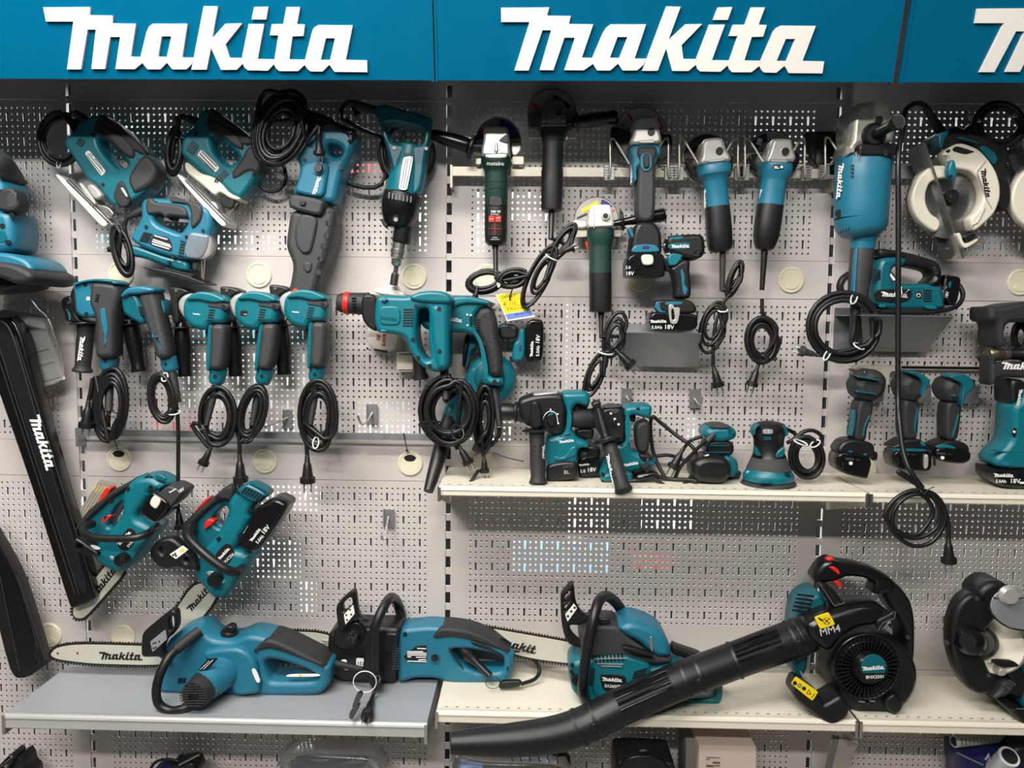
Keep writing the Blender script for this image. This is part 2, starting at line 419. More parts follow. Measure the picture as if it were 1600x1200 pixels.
GM = grom_mesh(False); GH = grom_mesh(True)
GP = {(0, 1): [190, 405, 647], (1, 1): [762, 1000, 1236], (2, 1): [1594], (-1, 2): [65], (0, 2): [187, 414, 641], (1, 2): [757, 1000], (2, 2): [1350, 1580], (-1, 3): [78], (0, 3): [193, 420], (1, 3): [], (-1, 1): []}
GY = {1: 433, 2: 718, 3: 992}
for bay in (-1, 0, 1, 2):
    for k, z in enumerate(ST):
        p = put('smooth_panel', sm, (bay+.0075, 0, z))
        if 1:
            for gx in GP.get((bay, k), []):
                g = P(gx, GY[k], .0)
                h_ = (k == 2 and gx in (187, 641)); o = put('grommet', GH if h_ else GM, (g.x-bay-.0075, 0, -.05), p); o.rotation_euler.y = 3.14 if h_ else random.choice((0, 0, 3.1, .25, -.35))
        put('perforated_panel', PM, (bay+.0075, 0, z-.1))
for bay in (-1, 0, 1, 2): bx('upper_panel', WALL, (bay+.0075, 0, .6572), (bay+.9925, .012, 1.3))
for k in (-1, 0, 1, 2, 3):                             # slotted uprights between the panels
    TW('trim_%d' % (k+2), '', '', (k, 0, 0), struct=True)
    bx('channel', DARK, (k-.0075, .03, -1.5), (k+.0075, .034, .8))
    br = [boxg((k-.0075, .004, -1.5+i*.05), (k+.0075, .007, -1.5+i*.05+.0185)) for i in range(46)]
    mk('bridge', *join(br), WALL, None, True, None, 0)
TW('wall_rear', '', '', (1, .55, 0), struct=True)
bx('rear_light_lid', DARK, (-1.6, .04, .7), (3.6, .57, .72)); bx('backing', mat('rear_dark', (10, 9, 10), .8), (-1.6, .55, -1.6), (3.6, .57, .75))  # unseen lid added over the rear space to stop lamp light leaking out
LTB = mat('rear_white', (225, 226, 222), .6); LCY = mat('rear_cyan', (120, 205, 215), .6); LBL = mat('rear_blue', (120, 160, 225), .6); LRD = mat('rear_red', (150, 25, 40), .6); LGY = mat('rear_grey', (58, 58, 60), .6)
for x0, y0, x1, y1, m, dd in ((270, 500, 470, 545, LCY, .2), (265, 545, 420, 640, LTB, .2), (395, 552, 480, 700, LTB, .22), (300, 360, 405, 395, LTB, .2), (395, 362, 432, 399, LTB, .2), (140, 360, 175, 392, LCY, .2),
    (655, 300, 672, 398, LTB, .2), (740, 300, 762, 398, LTB, .2), (800, 300, 860, 345, LTB, .2), (885, 775, 950, 838, LTB, .2), (1005, 770, 1082, 828, LTB, .2), (800, 846, 950, 896, LBL, .22), (885, 835, 912, 850, LTB, .21),
    (408, 745, 498, 800, LTB, .2), (395, 848, 466, 906, LTB, .2), (468, 908, 492, 960, LTB, .2), (560, 625, 640, 680, LTB, .2), (735, 660, 800, 745, LTB, .2), (880, 465, 892, 620, LTB, .2), (1180, 170, 1280, 262, LGY, .12), (1390, 160, 1500, 260, LGY, .12),
    (235, 640, 300, 672, LRD, .2), (210, 165, 280, 215, LGY, .12), (545, 255, 610, 275, LRD, .2), (170, 190, 225, 215, LTB, .2), (1075, 655, 1090, 690, LTB, .2), (1540, 150, 1600, 400, LGY, .12), (1380, 700, 1600, 1000, LGY, .14), (0, 600, 20, 650, LTB, .2), (990, 870, 1050, 890, LRD, .2)):
    dd += .16; a = P(x0, y0, -dd); b = P(x1, y1, -dd); bx('goods_standin', m, (a.x, dd, b.z), (b.x, dd+.03, a.z))  # flat panels added as stand-ins for goods glimpsed through the holes
TW('floor', '', '', (1, -1.5, -1.75), struct=True)
bx('floor_slab', mat('floor_tile', (150, 146, 140), .45, var=.03, vs=3), (-2.5, -4.6, -1.79), (4.5, .6, -1.75))
# ---- fascia signs
un = Vector((0, -math.sin(SG_A), math.cos(SG_A))); nn = Vector((0, -math.cos(SG_A), -math.sin(SG_A))); SB = Vector((0, SG_Y, SG_Z))
def sp3(x, u, n): q = SB+un*u+nn*n; q.x = x; return q
for k, lab in ((0, 'blue fascia sign above the left bay, whole word in white'), (1, 'blue fascia sign above the middle bay between the two seams'), (2, 'blue fascia sign at the top right, cut by the photo edge')):
    TW('fascia_sign', lab, 'sign', (k+.5, SG_Y, SG_Z), 'blue fascia signs along the top')
    xa, xb = k+.004, k+.996
    if k == 0: xa = -1.2
    if k == 2: xa += .012
    q = [sp3(x, u, n) for u in (0, .5) for n in (0, -.012) for x in (xa, xb)]
    mk('face', q, [(0, 1, 5, 4), (2, 6, 7, 3), (0, 2, 3, 1), (4, 5, 7, 6), (0, 4, 6, 2), (1, 3, 7, 5)], SIGN, None, False, None, 0)
    bx('light_stop', SHGREY, (xa, SG_Y-.13, SG_Z+.475), (xb, .012, SG_Z+.487))  # unseen cover added to keep light from falling behind the sign
    for x in (xa, xb):
        q = [sp3(x+e, u, n) for u in (-.003, .5) for n in (.0015, -.012) for e in (-.0022, .0022)]
        mk('edge_trim', q, [(0, 1, 5, 4), (2, 6, 7, 3), (0, 2, 3, 1), (4, 5, 7, 6), (0, 4, 6, 2), (1, 3, 7, 5)], SIGN, None, False, None, 0)
    ox = _x0 if k == 0 else sign_pt(783*4, 100)[0]+(k-1)*(sign_pt(1523*4, 100)[0]-sign_pt(783*4, 100)[0])
    oy = _y0+(0 if k == 0 else .001)
    for loops in LP:
        V, Fc = poly_solid([[(ox+x*LW, oy+y*LW) for x, y in r] for r in loops], 0, .006)
        mk('letter', [sp3(*v) for v in V], Fc, WHITE, None, False, None, 0)
# ---- shelves
SHLIP = mat('grey_lip', (182, 182, 180), .4, .2)
def shelf(label, x0, x1, dp, zt, hh, m, slots=True):
    TW('shelf', label, 'shelf', ((x0+x1)/2, 0, zt), 'display shelves')
    x0 += .003; x1 -= .003
    bx('board', m, (x0, -dp+.012, zt-.008), (x1, -.001, zt))
    y = -dp
    pr = [(-dp+.013, zt), (-dp+.004, zt), (-dp, zt-.004), (-dp-.002, zt-.0085), (-dp+.001, zt-.010), (-dp+.001, zt-hh+.003), (-dp+.004, zt-hh), (-dp+.013, zt-hh)]
    V = [(x, a, b) for x in (x0, x1) for a, b in pr]; n = len(pr)
    mk('front_lip', V, [(i, (i+1) % n, n+(i+1) % n, n+i) for i in range(n)]+[tuple(range(n))[::-1], tuple(range(n, 2*n))], m if slots else SHLIP, None, False, None, 0)
    bx('lip_groove', INK if not slots else SHGREY, (x0, -dp+.0002, zt-.0078), (x1, -dp+.006, zt-.0048))
    for x in (x0+.0015, x1-.0015):
        V = [(x+e, a, b) for e in (-.0015, .0015) for a, b in ((-dp+.016, zt-.003), (-dp+.016, zt-hh-.012), (-.004, zt-.10), (-.004, zt-.008))]
        mk('bracket', V, [(0, 1, 2, 3), (4, 7, 6, 5), (0, 4, 5, 1), (1, 5, 6, 2), (2, 6, 7, 3), (3, 7, 4, 0)], CREAM if slots else SHGREY, None, False, None, 0)
        bx('end_clip', STEEL, (x-.0035, -dp-.004, zt-hh-.012), (x+.0035, -dp+.018, zt-.002))
    if slots:
        mk('slots', *join([boxg((x0+.02+i*.0254, -dp+.022, zt), (x0+.027+i*.0254, -dp+.0245, zt+.0004)) for i in range(int((x1-x0-.03)/.0254))]), INK, None, True, None, 0)
ZU, ZL, ZR = -.4015, -.966, -.957
shelf('cream upper shelf of the middle bay holding hammer drills and sanders', 1, 2.019, .24, ZU, .024, CREAM)
shelf('cream upper shelf at the right edge under the impact drivers', 2.02, 3, .24, ZU, .024, CREAM)
shelf('wide grey painted shelf at lower left under the corded chainsaws', -.045, .985, .292, ZL, .036, SHGREY, False)
shelf('cream lower shelf of the middle bay under the petrol chainsaw', .9965, 2.019, .248, ZR, .03, CREAM)
shelf('cream lower shelf at the right edge under the bench grinder', 2.02, 3, .248, ZR, .03, CREAM)
# ================================================================ small reusable pieces
K = 20/3
def coil(name, m, cx, cy, rx, ry, n, r, d, rot=0, jit=.07, pre=(), post=(), dd=.004, a0=0, pa=None):
    """one continuous cord: lead-in, n loops round an ellipse (tile px), lead-out; r in photo px"""
    p = [(*pt(x[0], x[1]), x[2] if len(x) > 2 else d) for x in pre]; c, s = math.cos(math.radians(rot)), math.sin(math.radians(rot)); M_ = 12
    N_ = int(n)+1; od = list(range(N_)); random.shuffle(od)
    for i in range(int(n*M_)+1):
        if i % M_ == 0: u_ = 1+jit*3.6*((od[i//M_]+.5)/N_-.62); k = [u_+random.uniform(-jit, jit)*.5, u_+random.uniform(-jit, jit)*.5]+[1+random.uniform(-jit, jit)*.8 for _ in range(2)]
        a = math.radians(a0)+2*math.pi*i/M_; f = (i % M_)/M_
        x, y = rx*k[0]*math.cos(a), ry*k[1]*math.sin(a); x += rx*jit*(k[2]-1)*3; y += ry*jit*(k[3]-1)*3
        p.append((*pt(cx+x*c-y*s, cy+x*s+y*c), d+dd*(i/M_-n/2)+random.uniform(-.001, .001)))
    p += [(*pt(x[0], x[1]), x[2] if len(x) > 2 else d) for x in post]
    return mk(name, *tbg(p, r, d, 7, 2, False, True), m, pa, False, None, 60)
def tie(x, y, rx, ry, rot, d, m=None, pa=None, r=1.2):
    c, s = math.cos(math.radians(rot)), math.sin(math.radians(rot)); q = []
    for i in range(10):
        a = 2*math.pi*i/10; u, v = rx*math.cos(a), ry*math.sin(a)
        q.append((x+u*c-v*s, y+u*s+v*c, d+.012*math.sin(a)))
    return mk('cable_tie', *tbg(q, r, d, 6, 3, True), m or PRINT, pa, False, 'white cable tie' if m is None else None, 60)
def plug(x, y, ang, L, d, pa=None, m=None, tilt=0):
    """mains plug: cable end at x,y (tile px), pointing along ang (degrees, 90 = down), L = length in tile px"""
    c, s = math.cos(math.radians(ang)), math.sin(math.radians(ang)); f = L/A[2]; d2 = d+tilt
    e = lambda t, o=0: (x+c*L*t-s*L*o, y+s*L*t+c*L*o, d+tilt*t)
    b = lt('plug', m or BLK, e(0), e(1), '0:%.2f .1:%.2f .12:%.2f .2:%.2f .22:%.2f .32:%.2f .36:%.2f .6:%.2f .78:%.2f .8:%.2f .98:%.2f 1:%.2f' % tuple(f*k for k in (.06, .09, .075, .1, .085, .12, .14, .17, .2, .27, .27, .24)), pa, 14)
    for o in (-.12, .12): lt('prong', STEEL, e(.99, o), e(1.36, o), '0:%.2f .85:%.2f 1:%.2f' % (f*.035, f*.035, f*.015), b, 8)
    return b
def plate(t, d, m=None, lines=(), lm=None, w_=.8, pa=None):
    o = pf('rating_plate', m or PRINT, t, d, .0008, .1, sm=.1, seg=1, pa=pa)
    if lines: bars('print', lm or INK, list(lines), w_, d+.0004, o, .0003)
    return o
def battery(t, d, th, brand=None, pa=None, bev=2):
    b = pf('battery', GLOSS, t, d, th, bev, pa=pa)
    if brand: logo(*brand, d+th/2, pa=b)
    return b
# ================================================================ top row, left bay
O(40, 150, K); T('jigsaw', 'teal corded jigsaw at far upper left with its black cord looped on the left', 'jigsaw', 900, 1150, .01, 'corded jigsaws')
d = .06
pf('housing', TEAL, "620,300 760,240 850,220 1010,320 1150,430 1280,560 1420,740 1432,830 1370,960 1260,1060 1180,1110 1080,1180 960,1150 900,1060 830,960 720,900 640,780 560,650 470,520 500,470 610,350", d, .07, 5, ["815,465 900,480 1000,560 1060,630 1155,735 1060,800 930,690 840,560"])
pf('grip', RUB, "770,330 850,215 870,222 1010,315 1150,425 1285,555 1340,640 1265,650 1190,600 1185,660 1150,690 1070,640 960,530 850,450 780,430", d+.006, .066, 5)
pf('nose_cover', GREY, "1262,650 1340,640 1425,750 1435,830 1370,955 1190,1050 1155,975 1125,900 1150,820", d+.008, .068, 6)
pf('grip_pad', GREY, "850,355 920,350 1060,430 1180,560 1195,640 1160,680 1060,610 930,470", d+.012, .062, 4)
pf('trigger', BLK, "1035,640 1060,625 1150,720 1130,760", d, .03, 1)
pf('gear_cover', CAST, "690,960 760,925 880,1060 790,1110", d+.01, .06, 3)
pf('side_window', RUB, "960,930 1000,885 1045,910 1115,1075 1090,1150 1020,1180 920,1070", d+.03, .02, 3); pf('lever', CAST, "985,960 1015,950 1075,1050 1050,1060", d+.043, .006, 1)
pf('base_plate', WHITE, "390,855 425,832 945,1330 915,1385 860,1370", d+.005, .075, 1.5); bars('base_rail', DSTEEL, "430,880,880,1330 450,870,910,1320", 1.6, d+.043)
pf('shoe_clamp', CAST, "600,925 640,915 800,1130 760,1165 720,1130", d+.01, .05, 2); pf('blade_holder', STEEL, "740,1130 880,1150 960,1230 930,1290 800,1240", d+.012, .03, 2)
lt('blade', STEEL, (900, 1230, d), (1040, 1150, d), '0:2.5 1:2', None, 8)
plate("640,572 665,568 838,785 790,838 615,600", d+.0355, PRINT, [(650, 600, 810, 790), (640, 620, 790, 810), (670, 600, 700, 625), (720, 650, 800, 760)], w_=1.1)
vents('vent', (575, 440), (530, 500), 23, 14, 3, 2.2, d+.035); dots('screw', INK, "705,410 805,920 1248,622 1215,875", 2.6, d+.036)
lt('strain_relief', RUB, (680, 285, d), (500, 165, d+.02), '0:8 .5:7 1:5')
coil('cord', CORD, 365, 445, 195, 262, 3.5, 3.4, d+.01, 0, .13, [(500, 165)], [], .004, -60)
tie(510, 180, 22, 50, 10, d+.01); tie(350, 690, 22, 60, 10, d+.01)

O(240, 160, K); T('jigsaw', 'teal corded jigsaw with white gear cover, second from left in the top row', 'jigsaw', 700, 900, .01, 'corded jigsaws')
pf('housing', TEAL, "480,230 560,110 640,90 760,170 890,260 1040,380 1170,540 1190,650 1120,790 1010,960 950,1030 830,960 760,870 560,770 440,660 330,560 350,420 410,310 470,290", d, .07, 6, ["640,400 700,370 830,470 960,610 850,680 760,640 680,540"])
pf('grip', RUB, "600,210 640,90 660,88 770,170 890,255 1045,375 1110,460 1010,500 990,470 960,520 900,500 800,420 700,370 620,350 590,280", d+.006, .066, 5)
pf('grip_pad', GREY, "640,240 720,225 850,300 950,400 980,490 960,520 890,490 760,380", d+.012, .062, 4)
pf('nose_cover', GREY, "1010,500 1110,450 1175,540 1195,650 1120,780 1050,730 880,840 850,760 960,620", d+.006, .068, 5)
pf('gear_cover', PWHITE, "390,640 430,665 545,765 640,785 730,830 830,960 955,1015 930,1045 840,1020 740,950 690,1000 560,880 400,760 375,690", d+.004, .066, 3)
pf('base_plate', WHITE, "300,795 335,765 830,1250 800,1320 740,1290", d+.005, .075, 1.5); bars('base_rail', DSTEEL, "330,810,770,1260 350,800,800,1250", 1.5, d+.043)
pf('blade_holder', BLK, "700,1010 780,960 880,1030 860,1120 760,1110", d+.01, .04, 2); lt('blade', STEEL, (870, 1040, d+.02), (770, 1170, d+.02), '0:2 1:2', None, 8)
pf('shoe_clamp', CAST, "610,1040 680,1050 720,1120 700,1180 640,1120", d+.015, .05, 1.5)
plate("495,485 690,680 640,735 450,555", d+.0355, PRINT, [(500, 510, 660, 670), (480, 530, 640, 700), (470, 560, 560, 650), (560, 650, 630, 720)], w_=1.6)
vents('vent', (455, 400), (355, 455) and (405, 400) and (405, 410), 0, 0, 1, .1, d+.03)
vents('vent', (400, 400), (470, 460), -14, 22, 5, 2, d+.036); vents('vent', (735, 705), (775, 755), -18, 18, 5, 2, d+.036); vents('vent', (680, 790), (660, 840), -22, -5, 2, 2, d+.037)
dots('screw', INK, "1030,480 1040,735 440,330", 2.6, d+.037)
lt('strain_relief', RUB, (480, 210, d), (280, 140, d+.01), '0:7 .5:6 1:4')
coil('cord', CORD, 215, 500, 75, 230, 5, 3.4, d+.015, 4, .14, [(280, 140)], [(180, 600), (200, 720)], .006, -80)
tie(240, 345, 95, 18, 8, d+.015); plug(250, 260, -95, 110, d+.05)

O(140, 290, K); T('jigsaw', 'small light teal jigsaw hanging level below the other two with a clear front shield', 'jigsaw', 850, 900, .01, 'corded jigsaws')
d = .075
pf('housing', BLUE, "590,200 650,140 820,150 1000,165 1180,195 1310,270 1330,430 1290,560 1230,760 1080,790 860,750 560,640 480,560 500,510 560,430 600,330", d, .066, 6, ["735,310 800,300 1000,350 1085,355 1065,430 1000,520 860,460 780,430 730,380"])
pf('grip', GREY, "655,150 720,150 740,190 900,210 1040,230 1080,290 1080,350 1000,345 880,330 860,360 800,310 720,320 660,320 645,240", d+.004, .07, 4)
pf('front_pad', GREY, "880,155 1000,165 1180,195 1240,260 1220,380 1150,460 1105,460 1110,280 1060,200 960,165", d+.004, .07, 4); pf('trigger', BLK, "785,255 810,250 880,330 920,350 870,380 830,330", d, .03, 1)
pf('lower_body', TEALD, "470,620 560,640 860,750 1070,790 1085,910 960,890 800,830 600,760 500,750 455,700", d-.004, .06, 5)
pf('dust_shield', SMOKE, "1085,510 1130,500 1230,520 1305,530 1270,700 1200,780 1060,760 1030,700", d+.01, .062, 3)
pf('base_plate', BLK, "620,855 660,855 1000,920 1270,1020 1275,1040 1150,1030 900,950 640,870", d, .075, 1.2); bars('base_rail', DSTEEL, "775,855,1080,935 790,880,1060,950", 2, d+.03)
lt('blade', STEEL, (1190, 770, d), (1180, 980, d), '0:2.2 1:1.6', None, 8); lt('guide_rod', STEEL, (1165, 780, d+.01), (1170, 960, d+.01), '0:1.4 1:1.4', None, 8); pf('blade_holder', DSTEEL, "1090,790 1150,790 1150,890 1090,890", d, .03, 2)
plate("665,505 820,540 860,610 860,700 610,610", d+.0335, INK, [(675, 520, 810, 560), (660, 560, 840, 620), (650, 580, 850, 640), (650, 605, 830, 660)], PRINT, 1.9)
vents('vent', (560, 487), (650, 507), -10, 20, 5, 2.2, d+.034); vents('vent', (950, 575), (1000, 590), -5, 29, 7, 2.2, d+.034)
dots('screw', INK, "590,430 690,180 1112,225 1182,472 870,740 825,800 1010,535 1130,700", 2.8, d+.034)
lt('strain_relief', RUB, (595, 240, d), (400, 330, d), '0:5 .4:7 1:4')
coil('cord', CORD, 345, 690, 75, 225, 5, 3.2, d+.02, -14, .16, [(400, 330), (360, 420), (380, 520)], [(300, 800), (330, 900)], .006, -70); plug(300, 640, 165, 110, d+.01)
tie(330, 540, 60, 14, 15, d+.02, BLK)

O(390, 130, K); T('reciprocating_saw', 'long teal reciprocating saw hanging upright with grey rubber nose and bundled black cord', 'saw', 650, 2250, .01)
d = .075
pf('housing', BLUE, "640,560 830,470 900,420 1090,500 1145,530 1140,650 1090,800 1000,960 960,1130 930,1280 700,1250 480,1180 540,1060 570,900 520,790 600,690", d, .085, 8, ["850,660 950,680 1005,720 990,790 920,805 865,770"])
pf('rear_grip', BLK, "430,140 520,150 580,230 640,300 850,370 920,420 1100,500 1145,520 1140,600 1090,700 1050,650 1050,590 860,515 830,560 700,620 560,420 400,300", d+.005, .085, 8)
pf('trigger', TEALD, "850,530 1045,590 1030,670 860,640", d, .04, 3)
pf('top_shell', BLUE, "600,850 830,830 870,900 850,1020 820,1230 500,1170 560,1020", d+.012, .085, 5); lt('dial_knob', GREY, (720, 885, d+.055), (720, 885, d+.07), '0:7.5 .7:7 1:6'); lt('dial_ring', BLUE, (720, 885, d+.05), (720, 885, d+.06), '0:10.5 1:10')
logo(710, 965, 650, 1150, d+.0548, tall=.15)
dots('screw', INK, "575,800 945,885", 3, d+.043)
pf('boot_collar', GREY, "490,1175 830,1240 820,1330 790,1420 470,1330 460,1250", d+.008, .1, 5); pf('slide_switch', BLK, "530,1220 590,1230 580,1280 520,1270", d+.059, .008, 1)
pf('nose_boot', GREY, "475,1320 790,1400 830,1300 930,1330 940,1450 880,1720 840,1860 790,1950 740,2210 560,2240 440,2190 470,2080 500,1900 420,1720 440,1550", d, .09, 9)
pf('boot_panel', GREY, "540,1350 730,1400 690,1600 650,1770 560,1790 490,1700 470,1550", d+.042, .02, 4); pf('boot_tongue', GREY, "560,1860 660,1860 650,1960 600,1985 560,1940", d+.043, .012, 3)
dots('grip_stud', RUB, "820,1460 800,1590 770,1700 740,1830 720,1970", 4.6, d+.042, th=.003, n=14); lt('blade_release', ORANGE, (480, 2175, d+.045), (480, 2175, d+.055), '0:5 .8:5 1:4')
coil('cord', CORD, 330, 490, 220, 330, 7, 3.6, d+.065, 22, .17, [(540, 300), (500, 190), (300, 100), (160, 90), (90, 250), (120, 420)], [(600, 600), (720, 420), (720, 540)], .005, -30)
plug(720, 530, 88, 220, d+.075)
coil('cord_loose_loop', CORD, 230, 960, 150, 170, 1, 3, d-.03, 0, .02)

O(540, 140, K); T('corded_drill', 'large corded drill hanging nose down with teal D handle and chrome chuck', 'drill', 520, 1900, .01)
d = .09
pf('handle_frame', TEALD, "320,230 360,190 430,175 640,240 920,310 920,370 890,520 860,680 800,1130 560,1100 480,760 430,580 380,400 330,280", d, .06, 5, ["425,380 540,370 840,440 830,590 720,600 500,580 450,480"])
lt('motor_housing', TEAL, (680, 580, d), (600, 1085, d), '0:17 .04:20 .5:24 .95:26.5 1:26')
plate("600,700 710,690 640,1050 550,1040", d+.047, PRINT, [(630, 720, 575, 1020), (650, 720, 600, 1030), (690, 700, 625, 1030)], w_=1)
vents('vent', (610, 655), (618, 690), 20, 3, 5, 1.8, d+.042); dots('screw', DSTEEL, "508,610 840,615", 2.8, d+.031)
lt('vent_collar', BLK, (600, 1080, d), (580, 1190, d), '0:27 .1:29 .9:30 1:29'); vents('vent', (455, 1070), (450, 1135), 38, 7, 7, 2, d+.049, DSTEEL)
lt('gear_housing', GLOSS, (582, 1170, d), (545, 1445, d), '0:29 .2:29 .55:27 .85:22 1:15', n=16, sq=2.6); lt('boss', BLK, (525, 1355, d+.04), (525, 1355, d+.052), '0:7 .7:6.5 1:4'); dots('screw', STEEL, "525,1355", 3.2, d+.052)
lt('neck', BLK, (605, 1420, d), (580, 1600, d), '0:14 .9:14.5 1:13'); pf('collar_lever', BLK, "365,1345 430,1360 470,1410 430,1430 450,1460 400,1430", d+.01, .02, 1.5)
lt('chuck', STEEL, (568, 1590, d), (525, 1840, d), '0:10 .05:11.5 .3:11.5 .32:12.8 .48:12.8 .5:11.5 .62:11.5 .64:10 .66:12 .72:9 .9:8.5 1:6')
lt('adapter', DSTEEL, (530, 1830, d), (500, 2040, d), '0:3.5 .35:3.5 .45:6.2 1:6.2', n=14)
lt('side_handle', GLOSS, (900, 465, d), (1310, 600, d), '0:8 .1:9 .5:12 .9:13 .95:12 1:8'); lt('handle_guard', BLK, (1305, 595, d), (1325, 603, d), '0:20 1:20'); lt('handle_stub', BLK, (1320, 600, d), (1430, 600, d), '0:8 1:6')
lt('bracket_bolt', STEEL, (600, 420, .06), (610, 580, .06), '0:3 .4:3 .42:6 .7:6 .72:3 1:3')
coil('cord', CORD, 640, 670, 290, 330, 2, 3.6, d-.045, 0, .05, [(330, 210), (100, 130), (0, 150), (-30, 300)], [(420, 900), (300, 1020), (100, 1000), (-40, 940)], .012, -150)
lt('strain_relief', RUB, (350, 230, d), (60, 140, d), '0:7 .6:6 1:4'); plug(60, 150, 60, 140, .05)
tie(425, 975, 25, 14, 70, .05)
# ================================================================ top row, middle bay: hook rail and grinders
def slab(name, m, t, th, pa=None):
    """flat sheet through tile points x,y,d with thickness th towards the wall"""
    q = [P(*pt(a, b), c) for a, b, c in pp(t)]; n = len(q); o = Vector((0, th, 0))
    return mk(name, q+[v+o for v in q], [tuple(range(n))[::-1], tuple(range(n, 2*n))]+[(i, (i+1) % n, n+(i+1) % n, n+i) for i in range(n)], m, pa, False, None, 0)
def rail(lab, x0, x1, y0, y1, d, m):
    T('hook_rail', lab, 'rail', (x0+x1)/2, y1, 0, 'hook rails')
    a, b = P(*pt(x0, y0), d), P(*pt(x1, y1), d); bx('rail', m, (a.x, -d, b.z), (b.x, -d+.012, a.z))
    for x in (a.x+.003, b.x-.003): bx('end_bracket', m, (x-.003, -d-.002, b.z-.03), (x+.003, .001, a.z+.004))
O(690, 130, K); rail('cream hook rail along the middle bay carrying the grinders', 90, 4130, 868, 990, .045, WIRE)
O(1250, 140, K); rail('grey hook rail in the right bay behind the circular saw', 480, 2600, 785, 935, .03, SHGREY)
def wire_holder(lab, ox, oy, l, r, extra=True):
    O(ox, oy, K); T('wire_hook', lab, 'hook', (l or r)[0], 860, .05, 'bent wire hooks on the rail')
    for q, s in ((l, 1), (r, -1)):
        if not q: continue
        x, y = q; d = .075
        tb('wire', WIRE, [(x-40*s, y+400, .06), (x-10*s, y+330, .08), (x-10*s, y+20, d), (x+20*s, y-8, d+.006), (x+48*s, y+20, d+.01), (x+190*s, y+255, d+.03)], 1.5, d)
        tb('wire_return', WIRE, [(x-25*s, y+400, .06), (x-22*s, y+300, .066), (x-8*s, y+270, .066), (x+60*s, y+268, .06)], 1.3, d)
        pf('clip', ZINC, [(x-75*s, y+275), (x+30*s, y+275), (x+30*s, y+425), (x-75*s, y+425)], .056, .012, .5, sm=.05, seg=1)
        vents('clip_rib', (x-72*s, y+290), (x-20*s, y+290), 0, 28, 5, 1.2, .062, DSTEEL)
wire_holder('wire hook pair holding the cordless grinder', 880, 150, (500, 455), (1085, 455))
wire_holder('wire hook pair holding the left one of the two blue corded grinders', 1060, 180, (20, 255), (610, 255))
wire_holder('wire hook pair holding the right one of the two blue corded grinders', 1060, 180, (705, 255), (1305, 255))
wire_holder('single wire hook in front of the black wheel guard', 1060, 180, (1540, 245), None)
def disc(cx, cy, r, d, m, rim=None, pa=None, name='grinding_disc'):
    o = lt(name, m, (cx, cy, d), (cx, cy, d+.003), '0:%.2f .2:%.2f .8:%.2f 1:%.2f' % (r-.3, r, r, r-.4), pa, 40)
    if rim: lt('disc_rim', rim, (cx, cy, d-.001), (cx, cy, d+.0015), '0:%.2f 1:%.2f' % (r+.9, r+.9), o, 40)
    return o
def sector(cx, cy, r0, r1, a0, a1, d, m, pa):
    q = [(cx+r*math.cos(math.radians(a)), cy+r*math.sin(math.radians(a))) for r, rng in ((r1, range(0, 9)), (r0, range(8, -1, -1))) for a in [a0+(a1-a0)*i/8 for i in rng]]
    return pf('disc_print', m, q, d, .0006, .05, sm=0, seg=1, pa=pa)
def prong_tabs(lab, t1, t2, d=.06):
    T('tool_hook', lab, 'hook', pp(t1)[0][0], pp(t1)[0][1], .02, 'flat pronged tool hooks')
    for t in (t1, t2): pf('prong_tab', WIRE, t, d, .01, .6, sm=.08)
    a, b = pp(t1)[2], pp(t2)[3]; lt('arm', ZINC, (a[0], a[1]-20, 0.001), (a[0], a[1]-20, d), '0:2 1:2', None, 8); lt('arm', ZINC, (b[0], b[1]-20, 0.001), (b[0], b[1]-20, d), '0:2 1:2', None, 8)

GR = 'corded angle grinders'
O(690, 130, K); T('angle_grinder', 'dark green corded grinder at left of the rail with grey head and red print', 'grinder', 570, 1690, .05, GR)
d = .08; k = disc(590, 600, 34.6, .035, TAN, PRINT); sector(590, 600, 120, 225, -86, -8, .0385, NAVY, k); sector(590, 600, 120, 225, -150, -142, .0385, RED, k); sector(590, 600, 120, 225, -176, -152, .0385, NAVY, k)
pf('wheel_guard', CAST, "715,630 810,630 840,640 825,720 780,770 730,765", .05, .03, 2)
pf('gear_head', CAST, "450,510 470,482 680,480 700,520 715,690 722,795 415,795 425,690 440,640", d, .07, 4); pf('head_recess', BLK, "600,590 660,540 690,545 700,640 600,610", d+.034, .006, 1)
pf('spindle_lock', STEEL, "440,735 690,725 690,765 660,790 470,790 445,765", d+.034, .012, 2); pf('head_rib', CAST, "555,620 585,620 590,720 550,720", d+.036, .01, 1.5); bars('head_bars', CAST, "490,670,640,665 490,695,640,690", 3.5, d+.034)
lt('motor_housing', GREEN, (570, 790, d), (568, 1290, d), '0:22.8 .12:23.3 .26:18 .32:17.3 .98:17.6 1:17', sq=3)
txt('metabo', 468, 855, 42, d+.0383)
vents('grip_line', (490, 1020), (630, 1012), 0, 72, 2, .7, d+.0285, BLK)
lt('tail', BLK, (568, 1280, d), (565, 1690, d), '0:17.5 .7:17.5 .92:16.5 1:12', sq=3); pf('panel', BLK, "495,1170 630,1170 650,1290 480,1290", d+.024, .012, 2)
O(690, 300, K); pf('power_label', RED, "490,248 550,248 550,312 490,312", d+.0296, .002, .3, sm=.04, seg=1); pf('power_label', RED, "560,248 620,248 620,312 560,312", d+.0296, .002, .3, sm=.04, seg=1); txt('900 W', 512, 217, 26, d+.0285); txt('\u00d8 115 mm', 512, 238, 13, d+.0285); bars('print', PRINT, "500,283,542,283 570,272,612,272 530,475,580,475 515,495,600,495", .5, d+.0306)
bars('panel_lines', RED, "555,325,555,450 495,385,620,385", .6, d+.0285); bars('frame_lines', GREY, "495,322,620,322 495,450,620,450 495,322,495,450 620,322,620,450", .4, d+.0284)
